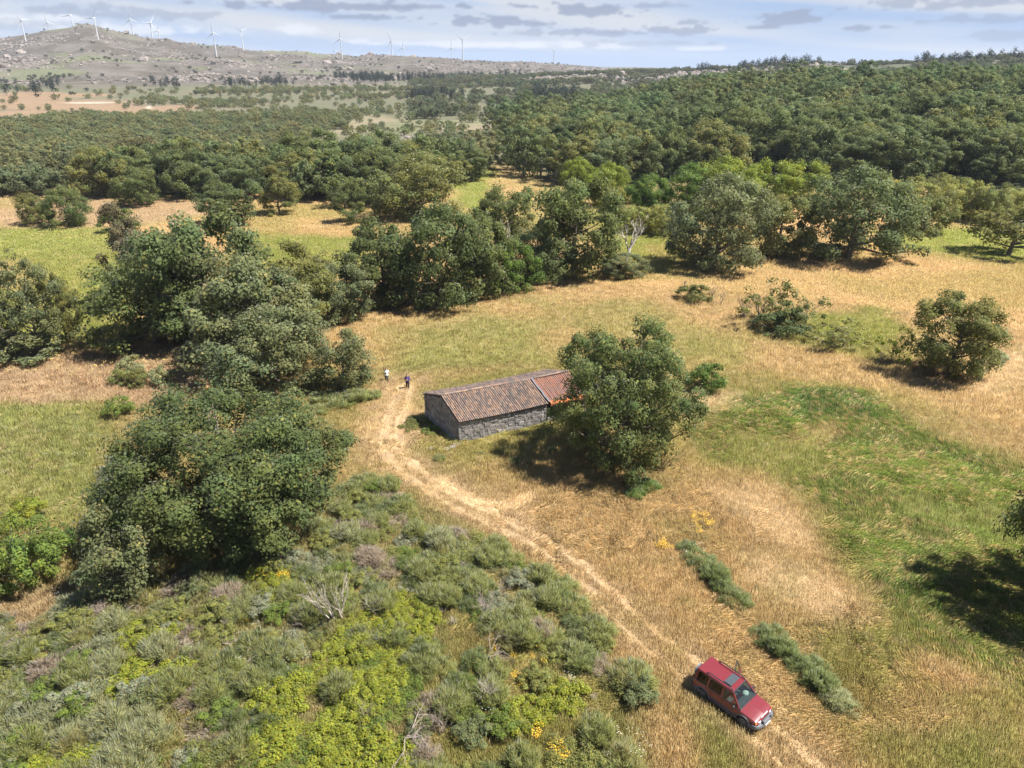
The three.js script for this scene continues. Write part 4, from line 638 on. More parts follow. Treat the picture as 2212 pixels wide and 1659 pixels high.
{
  const R = rng(207); const sites = [];
  let x0 = 1e9, x1 = -1e9, z0 = 1e9, z1 = -1e9; for (const [x, z] of scrub) { x0 = Math.min(x0, x); x1 = Math.max(x1, x); z0 = Math.min(z0, z); z1 = Math.max(z1, z); }
  for (let z = z0; z < z1; z += 1.15) for (let x = x0; x < x1; x += 1.15) { const px = x + (R() - 0.5) * 1.0, pz = z + (R() - 0.5) * 1.0, u = R(), v = R(), w = R(); if (inside(scrub, px, pz) < 0.2) continue; sites.push([px, pz, u, v, w]); }
  for (const [x, z, u, v, w] of sites) {
    if (planted.some(([a, b, r]) => Math.hypot(a - x, b - z) < Math.min(r, 3))) continue;
    const open = openAreas.some((p) => inside(p, x, z) > 0); if (open && u > 0.42) continue; if (!open && u > 0.83) continue;
    const br = brambleAreas.some((p) => inside(p, x, z) > -0.2), f = fbm(x * 0.25, z * 0.25 + 9, 2), y = height(x, z) - 0.03;
    const c = V(x, y, z).applyMatrix4(camView), sx = CX + FOCAL * c.x / -c.z, sy = CY - FOCAL * c.y / -c.z, where = sy < 1240 ? 'between the great oak and the track' : sx < 330 ? (sy < 1480 ? 'at the left margin of the scrub' : 'in the bottom left corner') : sx < 640 ? (sy < 1400 ? 'below the great oak' : 'at the bottom of the scrub, left of the yellow bramble') : sx < 960 ? (sy < 1400 ? 'around the bleached dead shrub' : 'in and around the yellow bramble patch') : sy < 1400 ? 'on the track side of the scrub' : 'in the grassy part left of the car';
    const tone = f > 0.2 ? 'pale grey-green' : f > -0.12 ? 'soft green' : 'deep green';
    let m;
    if (br && v < 0.86) m = solo('bramble_bush', bg.bramble[w < 0.5 ? 0 : 1], w < 0.3 ? leafTone.brambleDeep : leafTone.bramble, (w < 0.3 ? 'green' : 'yellow-green') + ' bramble ' + where, 'bramble', 'brambles of the scrub');
    else if (v < 0.08) m = solo('dead_shrub', dead[Math.floor(w * 4)], w < 0.5 ? twigMauve : twigGrey, (w < 0.5 ? 'mauve-brown' : 'grey') + ' leafless shrub ' + where, 'dead shrub', 'leafless shrubs of the scrub');
    else if (v < 0.2) m = solo('dead_broom', bg.broom[Math.floor(w * 4)], leafTone.deadBroom, 'withered mauve-brown broom ' + where, 'broom', 'withered brooms of the scrub');
    else if (v < 0.52) m = solo('leafy_shrub', bg.shrub[Math.floor(w * 3)], [leafTone.silver, leafTone.oakGrey, leafTone.shrubOlive, leafTone.brambleDeep, leafTone.shrubOlive][Math.floor(((v * 37.7) % 1) * 5)], ['silvery', 'grey-green', 'olive', 'fresh green', 'olive'][Math.floor(((v * 37.7) % 1) * 5)] + ' leafy shrub ' + where, 'shrub', 'leafy shrubs of the scrub');
    else m = solo('broom_bush', bg.broom[Math.floor(w * 4)], f > 0.2 ? leafTone.broomGrey : f > -0.12 ? (w < 0.4 ? leafTone.broomOlive : leafTone.broom) : w < 0.5 ? leafTone.broomDark : leafTone.broom, tone + ' feathery broom bush ' + where, 'broom', 'broom bushes of the scrub');
    const s = (m.name.startsWith('dead_s') ? 0.5 : 0.78) + 0.5 * w + 0.25 * f; m.position.set(x, y, z); m.scale.set(s, s * (0.75 + 0.4 * v), s); m.rotation.y = u * 40;
  }
}
// ---------------------------------------------------------------- grass
const barnSpot = at(992, 955);   // near corner of the barn
const BARN = { x: barnSpot.x, z: barnSpot.z, a: 0.4447 };
const inBarn = (x, z) => { const dx = x - BARN.x, dz = z - BARN.z, lx = dx * Math.cos(BARN.a) - dz * Math.sin(BARN.a), lz = dx * Math.sin(BARN.a) + dz * Math.cos(BARN.a); return lx > -1.3 && lx < 14.3 && lz < 0.1 && lz > -6.2; };
function tuft(seed, n, rad, high, lean, width) {
  const R = rng(seed), P = [], N = [], K = [];
  for (let i = 0; i < n; i++) {
    const a = R() * 6.283, q = Math.sqrt(R()) * rad, x = Math.cos(a) * q, z = Math.sin(a) * q, b = R() * 6.283, h = high * (0.55 + 0.65 * R()), w = width * (0.7 + 0.6 * R());
    const lx = Math.cos(b) * h * 0.3 * R() + lean * h, lz = Math.sin(b) * h * 0.3 * R() + (R() - 0.5) * lean * h * 0.5, y = h * (1 - 0.55 * Math.min(1, lean)), wx = Math.cos(b + 1.57) * w, wz = Math.sin(b + 1.57) * w, v = 0.74 + 0.52 * R(), wm = (R() - 0.5) * 0.22;
    let nx = lx * 0.3 + (R() - 0.5) * 0.7, nz = lz * 0.3 + (R() - 0.5) * 0.7; const m = 1 / Math.hypot(nx, 0.9, nz);
    P.push(x - wx, -0.03, z - wz, x + wx, -0.03, z + wz, x + lx * 0.45 + wx * 0.7, y * 0.62, z + lz * 0.45 + wz * 0.7, x - wx, -0.03, z - wz, x + lx * 0.45 + wx * 0.7, y * 0.62, z + lz * 0.45 + wz * 0.7, x + lx, y, z + lz);
    // blades face upward
    const o = P.length - 18, ax = P[o + 3] - P[o], ay = P[o + 4] - P[o + 1], az = P[o + 5] - P[o + 2], bx = P[o + 6] - P[o], by = P[o + 7] - P[o + 1], bz = P[o + 8] - P[o + 2]; if (az * bx - ax * bz < 0) for (const q of [o, o + 9]) for (let k = 0; k < 3; k++) { const t = P[q + 3 + k]; P[q + 3 + k] = P[q + 6 + k]; P[q + 6 + k] = t; }
    for (let k = 0; k < 6; k++) { N.push(nx * m, 0.9 * m, nz * m); K.push(v * (1 + wm), v, v * (1 - wm)); }
  }
  return geoFrom(P, N, K);
}
{
  const sets = { upright: [tuft(1, 52, 0.32, 0.44, 0.1, 0.007)], lodged: [tuft(2, 60, 0.36, 0.52, 0.8, 0.0075)], short: [tuft(3, 22, 0.34, 0.2, 0.25, 0.014)], distant: [tuft(4, 40, 0.75, 0.34, 0.06, 0.017)] };
  const lists = { upright: [], lodged: [], short: [], distant: [], green: [] }, R = rng(303);
  const bands = [[20, 38, 0.135], [38, 56, 0.17], [56, 80, 0.23], [80, 115, 0.36], [115, 165, 0.5], [165, 235, 0.8], [235, 300, 1.4]];
  for (const [d0, d1, sp] of bands) {
    const w = d1 * 1.0 + 14;
    for (let z = -d1 - 1; z < -d0 * 0.55; z += sp) for (let x = -w; x < w; x += sp) {
      const px = x + (R() - 0.5) * sp, pz = z + (R() - 0.5) * sp, d = Math.hypot(px, pz), u = R(), t = R(), q = R(); if (d < d0 || d >= d1) continue;
      const c = Math.abs(px) / (-pz * Math.cos(PITCH) + EYE * Math.sin(PITCH)); if (c > 1.05) continue;
      if (inBarn(px, pz)) continue;
      const o = cover(px, pz); if (o.tree > 0.75) continue;
      const clump = fbm(px * 0.9 + 3, pz * 0.9, 2); if (u < 0.18 - clump * 0.35) continue;
      let kind = o.rut > 0.47 ? 'short' : d > 115 ? 'distant' : o.lush > 0.45 && t < 0.75 ? 'lodged' : d < 62 && fbm(px * 0.13 + 71, pz * 0.13, 2) > 0.12 && t < 0.4 ? 'lodged' : 'upright';
      const f = (d > 115 ? 1 : 0.9 + sp * 0.5) * (0.7 + 0.55 * q) * (kind === 'short' ? 1 : o.tall / 0.42) * (1 + clump * 0.3), ang = kind === 'lodged' ? 6.283 * fbm(px * 0.16, pz * 0.16 + 40, 3) + (t - 0.4) * 0.9 : t * 6.283, sw = Math.max(1, sp / 0.24) * (d > 115 ? 0.6 : 0.85);
      const tone = 1.0 + (kind === 'lodged' ? 0.6 : 0.36) * (R() - 0.5) + clump * 0.15; let cr = o.r, cg = o.g, cb = o.b; const dry = R();
      if (kind === 'lodged' && dry < 0.3) { cr = mix(cr, C.straw[0], 0.6); cg = mix(cg, C.straw[1], 0.6); cb = mix(cb, C.straw[2], 0.6); } else if (dry > 0.93) { cr = mix(cr, C.pale[0], 0.6); cg = mix(cg, C.pale[1], 0.6); cb = mix(cb, C.pale[2], 0.6); }
      lists[kind].push([px, pz, ang, f, sw * (0.85 + 0.3 * q), cr * tone * 1.08, cg * tone * 1.08, cb * tone * 1.08]);
    }
  }
  const mat = new THREE.MeshPhysicalMaterial({ color: 0xffffff, vertexColors: true, roughness: 1, specularIntensity: 0.25, transmission: 0.36, thickness: 0, side: THREE.DoubleSide });
  const words = { upright: ['tall standing summer grass of the meadows', 'grass'], lodged: ['long grass laid flat by wind in swirls', 'grass'], short: ['short trodden straw along the track', 'straw'], distant: ['grass of the farther meadows', 'grass'] };
  const names = { upright: 'meadow_grass', lodged: 'flattened_grass', short: 'trodden_grass', distant: 'distant_grass' };
  const M = new THREE.Matrix4(), q4 = new THREE.Quaternion(), col = new THREE.Color(), up = V(0, 1, 0);
  for (const k of Object.keys(sets)) {
    const l = lists[k], m = new THREE.InstancedMesh(sets[k][0], mat, l.length);
    l.forEach(([x, z, a, f, s, r, g, b], i) => { M.compose(V(x, height(x, z) + (k === 'short' ? 0.03 : 0), z), q4.setFromAxisAngle(up, a), V(s, f, s)); m.setMatrixAt(i, M); m.setColorAt(i, col.setRGB(r, g, b)); });
    m.name = names[k]; m.castShadow = m.receiveShadow = true; tag(m, words[k][0], words[k][1], null, 'stuff'); scene.add(m);
  }
}
// ---------------------------------------------------------------- wild flowers
function flowerHead(n, s, seed) { const R = rng(seed), L = new Leaves(); for (let i = 0; i < n; i++) { const a = R() * 6.28, q = Math.sqrt(R()) * 0.22; L.add(Math.cos(a) * q, 0.42 + 0.2 * R(), Math.sin(a) * q, (R() - 0.5) * 0.6, 0.9, (R() - 0.5) * 0.6, s, 0, 1, 0, [0.85 + 0.3 * R(), 0.85 + 0.3 * R(), 0.85 + 0.3 * R()], R, 0.9); } return L.geo(); }
function flowers(name, label, color, spots, geo) {
  const R = rng(name.length * 31), list = [];
  for (const [x, y, w, h, n] of spots) for (let i = 0; i < n; i++) { const a = R() * 6.28, q = Math.sqrt(R()); list.push([at(x + Math.cos(a) * q * w, y + Math.sin(a) * q * h), R() * 6.28, 0.7 + 0.6 * R()]); }
  const m = new THREE.InstancedMesh(geo, new THREE.MeshStandardMaterial({ color, vertexColors: true, roughness: 0.7, side: THREE.DoubleSide }), list.length), M = new THREE.Matrix4(), q4 = new THREE.Quaternion();
  list.forEach(([p, a, s], i) => { M.compose(p, q4.setFromAxisAngle(V(0, 1, 0), a), V(s, s, s)); m.setMatrixAt(i, M); });
  m.name = name; m.castShadow = m.receiveShadow = true; tag(m, label, 'flowers', null, 'stuff'); scene.add(m);
}
const head = flowerHead(22, 0.05, 3);
flowers('yellow_flowers', 'bright yellow flower clusters in the scrub and on the dry slope', rgb(0.75, 0.42, 0.02), [[570, 1256, 12, 8, 7], [616, 1254, 12, 6, 6], [555, 1205, 14, 8, 6], [400, 1345, 6, 5, 3], [1512, 1140, 26, 22, 16], [1440, 1188, 24, 10, 8], [1205, 1635, 22, 22, 16], [1160, 1590, 12, 12, 5], [1150, 1360, 30, 60, 8], [690, 1340, 200, 60, 8], [1120, 1420, 60, 80, 8]], head);
flowers('pale_yellow_flowers', 'pale yellow flowers scattered over the meadows', rgb(0.62, 0.5, 0.16), [[1180, 905, 18, 6, 10], [1090, 930, 20, 12, 10], [1950, 625, 240, 45, 320], [2050, 600, 160, 30, 160], [200, 795, 220, 26, 130], [640, 470, 110, 26, 200], [1420, 550, 40, 30, 60], [60, 490, 70, 10, 40]], flowerHead(10, 0.08, 5));
flowers('white_flowers', 'small white flowers dotted in grass and scrub', rgb(0.7, 0.68, 0.58), [[180, 1290, 60, 40, 40], [550, 1400, 80, 60, 20], [480, 1420, 200, 140, 36], [1040, 1560, 60, 40, 18], [60, 1000, 180, 110, 70], [1480, 1200, 40, 30, 12], [1340, 1620, 60, 40, 16], [1250, 1490, 60, 80, 12]], flowerHead(6, 0.045, 6));
// ---------------------------------------------------------------- the stone barn
{
  const y0 = Math.min(height(BARN.x, BARN.z), height(BARN.x + 3, BARN.z - 4)) - 0.05;
  const barn = thing('stone_barn', 'old granite barn with weathered clay tile roof and an orange-tiled end bay', 'barn', V(BARN.x, y0, BARN.z), BARN.a);
  const R = rng(404), GX = -0.222, GZ = -0.975, GW = 6.0, LEN = 9.4, EXT = 4.6, FE = 2.4, BE = 3.0, RT = 2.75, RH = 3.95;   // gable direction, widths, eaves, ridge
  const stoneMats = [[0.19, 0.175, 0.165], [0.23, 0.21, 0.2], [0.15, 0.14, 0.132], [0.2, 0.18, 0.16], [0.25, 0.235, 0.225], [0.175, 0.165, 0.16]].map((c) => std(rgb(...c), 0.95));
  const mortar = std(rgb(0.12, 0.107, 0.095), 1);
  // rough stones: a box with chamfered, wandering corners
  const stones = [0, 1, 2, 3, 4, 5].map((s) => { const r = rng(500 + s), g = mergeVertices(new RoundedBoxGeometry(1, 1, 1, 1, 0.09).deleteAttribute('uv').deleteAttribute('normal')), p = g.attributes.position, off = Array.from({ length: 8 }, () => [(r() - 0.5) * 0.16, (r() - 0.5) * 0.2, (r() - 0.5) * 0.14]); for (let i = 0; i < p.count; i++) { const k = (p.getX(i) > 0 ? 1 : 0) + (p.getY(i) > 0 ? 2 : 0) + (p.getZ(i) > 0 ? 4 : 0); p.setXYZ(i, p.getX(i) + off[k][0], p.getY(i) + off[k][1], p.getZ(i) + off[k][2]); } g.computeVertexNormals(); return g; });
  // a wall: dark core and courses of stones on its outer face; (x, z) start, direction, outward normal to the right of the direction
  function wall(name, sx, sz, dx, dz, len, top, faced, thick = 0.5) {
    const a = Math.atan2(-dz, dx), g = new THREE.Group(); const shape = new THREE.Shape(); shape.moveTo(0, -0.3); shape.lineTo(len, -0.3); for (let i = 12; i >= 0; i--) shape.lineTo(len * i / 12, top(len * i / 12) - 0.06); shape.closePath();
    const geo = new THREE.ExtrudeGeometry(shape, { depth: thick - 0.06, bevelEnabled: false }).translate(0, 0, -thick);
    const w = part(name, geo, mortar, barn); w.position.set(sx, 0, sz); w.rotation.y = a;
    if (!faced) return w;
    for (let y = -0.15; y < 4; ) {
      const h = 0.2 + 0.24 * R(); let any = false;
      for (let x = -0.03; x < len - 0.12; ) {
        let wd = 0.2 + 0.55 * R() * R() + 0.06; if (x + wd > len - 0.2) wd = len + 0.04 - x;
        const tt = Math.min(top(clamp(x + wd * 0.25, 0, len)), top(clamp(x + wd * 0.75, 0, len))), hh = Math.min(h, tt - y);
        if (hh > 0.1) { any = true; const s = part('stone', stones[Math.floor(R() * 6)], stoneMats[Math.floor(R() * 6)], w); s.position.set(x + wd / 2, y + hh / 2 + (R() - 0.5) * 0.05, -0.12 + (R() - 0.5) * 0.07); s.scale.set(wd * (1.0 + 0.08 * R()), hh * (1.0 + 0.1 * R()), 0.36); s.rotation.z = (R() - 0.5) * 0.1; }
        x += wd;
      }
      y += h; if (!any) break;
    }
    return w;
  }
  wall('front_wall', 0, 0, 1, 0, LEN, () => FE, true);
  const roofAt = (s) => s < RT ? mix(FE, RH, s / RT) : mix(RH, BE, (s - RT) / (GW - RT));
  // the gable runs away from the near corner, its outer face on the left
  const gx = GX * GW, gz = GZ * GW;
  wall('gable_wall', gx, gz, -GX / 1, -GZ / 1, GW, (s) => roofAt(GW - s) - 0.05, true);
  wall('back_wall', gx + LEN + EXT, gz, -1, 0, LEN + EXT, () => BE - 0.05, false);
  wall('end_wall', LEN + EXT, 0, GX, GZ, GW, (s) => roofAt(s) - 0.05, false);
  // return wall between the barn and the open bay, and the bay's inner brick wall
  wall('bay_side_wall', LEN - 0.02, -0.1, GX, GZ, GW - 0.3, (s) => roofAt(s + 0.1) - 0.1, false, 0.45);
  const brick = part('brick_wall', new THREE.BoxGeometry(3.1, 1.0, 0.14).translate(0, 0.5, 0), mortar, barn); brick.position.set(LEN + 3.0, 0.55, -0.35);
  const bm = [[0.5, 0.17, 0.07], [0.56, 0.2, 0.09], [0.45, 0.15, 0.065]].map((c) => std(rgb(...c), 0.9)), bgeo = new RoundedBoxGeometry(0.29, 0.185, 0.16, 1, 0.012);
  for (let j = 0; j < 5; j++) for (let i = 0; i < 10; i++) { const b = part('brick', bgeo, bm[Math.floor(R() * 3)], brick); b.position.set(-1.4 + i * 0.3 + (j % 2) * 0.12, 0.1 + j * 0.2, 0.02); }
  const base = part('bay_footing', new THREE.BoxGeometry(EXT - 0.1, 0.8, 0.4).translate(0, 0.4, 0), stoneMats[1], barn); base.position.set(LEN + EXT / 2 + 0.05, -0.25, -0.3);
  const post = std(rgb(0.2, 0.15, 0.11), 0.95);
  for (const x of [LEN + 1.3, LEN + EXT - 0.15]) { const p = part('post', new THREE.BoxGeometry(0.16, 2.0, 0.16).translate(0, 1.0, 0), post, barn); p.position.set(x, 0, -0.12); }
  // roofs. A slope is a deck and barrel tiles laid in columns
  const deckMat = std(rgb(0.075, 0.05, 0.04), 1);
  const clay = [[0.19, 0.12, 0.09], [0.23, 0.15, 0.11], [0.16, 0.11, 0.09], [0.135, 0.1, 0.09], [0.27, 0.18, 0.13], [0.18, 0.14, 0.115], [0.11, 0.09, 0.08], [0.21, 0.13, 0.095]], orange = [[0.2, 0.09, 0.058], [0.18, 0.09, 0.065], [0.16, 0.085, 0.068], [0.23, 0.1, 0.06], [0.2, 0.1, 0.075], [0.17, 0.1, 0.08], [0.25, 0.12, 0.085]];
  const clayMats = clay.map((c) => std(rgb(...c), 0.9));
  // a barrel tile: a tapered half pipe with thickness, lying along +x, crown up
  function barrel(w0, w1, len, thick = 0.018) {
    const P = [], I = [], n = 6, ring = (x, r, t) => { for (let k = 0; k <= n; k++) { const a = Math.PI * k / n; P.push(x, Math.sin(a) * (r - t) * 0.82, Math.cos(a) * (r - t)); } };
    ring(0, w0, 0); ring(len, w1, 0); ring(0, w0, thick); ring(len, w1, thick); const m = n + 1;
    for (let k = 0; k < n; k++) { I.push(k, k + 1, m + k, k + 1, m + k + 1, m + k, 2 * m + k, 3 * m + k, 2 * m + k + 1, 2 * m + k + 1, 3 * m + k, 3 * m + k + 1, m + k, m + k + 1, 3 * m + k, m + k + 1, 3 * m + k + 1, 3 * m + k, k, 2 * m + k, k + 1, k + 1, 2 * m + k, 2 * m + k + 1); }
    return geoFrom(P, null, null, I);
  }
  const tileGeo = barrel(0.066, 0.086, 0.42), pan = barrel(0.095, 0.11, 0.40);
  // a slope from the ridge line down: origin at the ridge start, along the ridge by x, down the slope by the vector (ux, uy, uz)
  function slope(name, x0, x1, down, from, tiles, mats, single, pitch, flat) {
    const len = Math.hypot(...down), u = V(...down).divideScalar(len), across = V(1, 0, 0), nrm = V().crossVectors(across, u).normalize(); if (nrm.y < 0) nrm.negate();
    const c = [[x0, 0], [x1, 0], [x1, 1], [x0, 1]].map(([x, t]) => from.clone().add(V(x, 0, 0)).addScaledVector(u, t * (len - 0.05))), P = [], I = [0, 3, 1, 1, 3, 2, 4, 5, 7, 5, 6, 7, 0, 1, 4, 1, 5, 4, 2, 3, 6, 3, 7, 6, 1, 2, 5, 2, 6, 5, 3, 0, 7, 0, 4, 7];
    for (const q of c) q.y -= 0.075; for (const q of c) P.push(q.x, q.y, q.z); for (const q of c) P.push(q.x - nrm.x * 0.05, q.y - nrm.y * 0.05, q.z - nrm.z * 0.05);
    const dg = geoFrom(P, null, null, I).toNonIndexed(); dg.computeVertexNormals(); const deck = part(name, dg, deckMat, barn);
    const cols = Math.floor((x1 - x0) / pitch), rows = Math.ceil(len / 0.34), list = [];
    for (let i = 0; i < cols; i++) { const wob = (R() - 0.5) * 0.03, tone = R(); for (let j = 0; j < rows; j++) list.push([x0 + (i + 0.5) * pitch + wob + (R() - 0.5) * 0.02, j, tone]); }
    const M = new THREE.Matrix4(), X = V(), Y = V(), Z = V(), merged = []; let made = 0;
    for (const [x, j, tone] of list.sort((a, b) => b[1] - a[1])) {
      const s = Math.min(j * 0.34, len - 0.40), tilt = 0.035 + (R() - 0.5) * 0.02, sag = -0.09 * Math.sin(Math.PI * (x - x0) / (x1 - x0)) ;
      X.copy(u).addScaledVector(nrm, -0.0 + (0.02 - tilt)).addScaledVector(across, (R() - 0.5) * 0.05).normalize(); Y.copy(nrm).addScaledVector(X, -nrm.dot(X)).normalize(); Z.crossVectors(X, Y);
      const p = from.clone().add(V(x, sag, 0)).addScaledVector(u, s + (R() - 0.5) * 0.03).addScaledVector(nrm, 0.03 + tilt * 0.42 + (R() - 0.5) * 0.012), k = Math.floor(clamp((R() * 0.75 + tone * 0.25) * mats.length, 0, mats.length - 1)) ;
      M.makeBasis(X, Y, Z).setPosition(p); const tint = flat && j >= rows - 2 ? [0.5, 0.165, 0.055] : mats[k].color.toArray();
      if (single && made < 300) { const t = part('roof_tile', tileGeo, mats[k], deck); M.decompose(t.position, t.quaternion, t.scale); t.scale.z = flat ? 1.15 : 1; made++; } else merged.push(tinted((flat ? pan : tileGeo).clone().applyMatrix4(M), tint));
    }
    if (merged.length) { const t = part('roof_tile', mergeGeometries(merged), new THREE.MeshStandardMaterial({ vertexColors: true, roughness: 0.9 }), deck); t.userData = { kind: 'stuff' }; }
    return deck;
  }
  const ridge = V(GX * RT, RH + 0.06, GZ * RT), over = 0.28;
  const dF = [-GX * RT, FE - RH, -GZ * RT], kF = 1 + over / Math.hypot(...dF), downF = dF.map((v) => v * kF), dB = [GX * (GW - RT), BE - RH, GZ * (GW - RT)], kB = 1 + over / Math.hypot(...dB), downB = dB.map((v) => v * kB);
  slope('front_roof', -0.14, LEN + 0.12, downF, ridge, tileGeo, clayMats, true, 0.212);
  slope('back_roof', -0.14, LEN + EXT + 0.1, downB, ridge, tileGeo, clayMats.slice(2, 8), false, 0.2);
  slope('bay_roof', LEN + 0.3, LEN + EXT + 0.1, downF.map((v) => v * 1.02), ridge.clone().add(V(0, -0.1, 0)), pan, orange.map((c) => std(rgb(...c), 0.8)), false, 0.215, true);
  // ridge tiles
  for (let i = 0; i < 36; i++) { const t = part('ridge_tile', barrel(0.11, 0.125, 0.44), clayMats[Math.floor(R() * 8)], barn); t.position.set(ridge.x - 0.15 + i * 0.395, ridge.y + 0.055 + (R() - 0.5) * 0.02 - 0.08 * Math.sin(Math.PI * i / 36), ridge.z + (R() - 0.5) * 0.03); t.rotation.set(0, (R() - 0.5) * 0.06, 0.03); }
  // grey flashing strips where the bay roof meets the barn roof
  const lead = std(rgb(0.11, 0.112, 0.125), 0.7, { metalness: 0.3 }), ul = Math.hypot(...downF), uu = V(...downF).divideScalar(ul);
  for (let i = 0; i < 6; i++) { const t = part('flashing', new RoundedBoxGeometry(0.2, 0.03, 0.62, 1, 0.012), lead, barn); t.position.copy(ridge).add(V(LEN + 0.2 + (R() - 0.5) * 0.1, 0.1, 0)).addScaledVector(uu, 0.3 + i * 0.55); t.lookAt(t.position.clone().add(uu)); t.quaternion.setFromUnitVectors(V(0, 0, 1), uu); t.rotateZ((R() - 0.5) * 0.2); }
  // the fringe board of the bay eave
  const ep = ridge.clone().add(V(0, -0.1, 0)).addScaledVector(uu, ul * 1.02);
  const fb = part('eave_board', new THREE.BoxGeometry(EXT - 0.15, 0.12, 0.04), bm[0], barn); fb.position.set(ep.x + LEN + 0.3 + EXT / 2 - 0.1, ep.y - 0.08, ep.z + 0.0);
  // stones fallen by the corner
  [[-1.0, 0.9, 0.5], [-0.6, 0.55, 0.45], [-1.7, 1.1, 0.55], [-0.25, 0.35, 0.4], [-1.35, 0.8, 0.35], [-2.9, 0.2, 0.55]].forEach(([x, z, s], i) => { const w = barn.localToWorld(V(x, 0, z)); barn.updateMatrixWorld(); const q = V(x, 0, z).applyMatrix4(barn.matrixWorld); const m = solo('field_stone', stones[i], stoneMats[(i + 4) % 6], ['flat stone lying before the barn corner', 'pale round stone right at the barn corner', 'stone slab left of the barn corner', 'small stone touching the barn corner', 'smallest loose stone by the barn corner', 'grey stone among the brambles at the gable'][i], 'stone'); m.position.set(q.x, height(q.x, q.z) + s * 0.18, q.z); m.scale.set(s, s * 0.55, s * 0.8); m.rotation.y = i; });
}
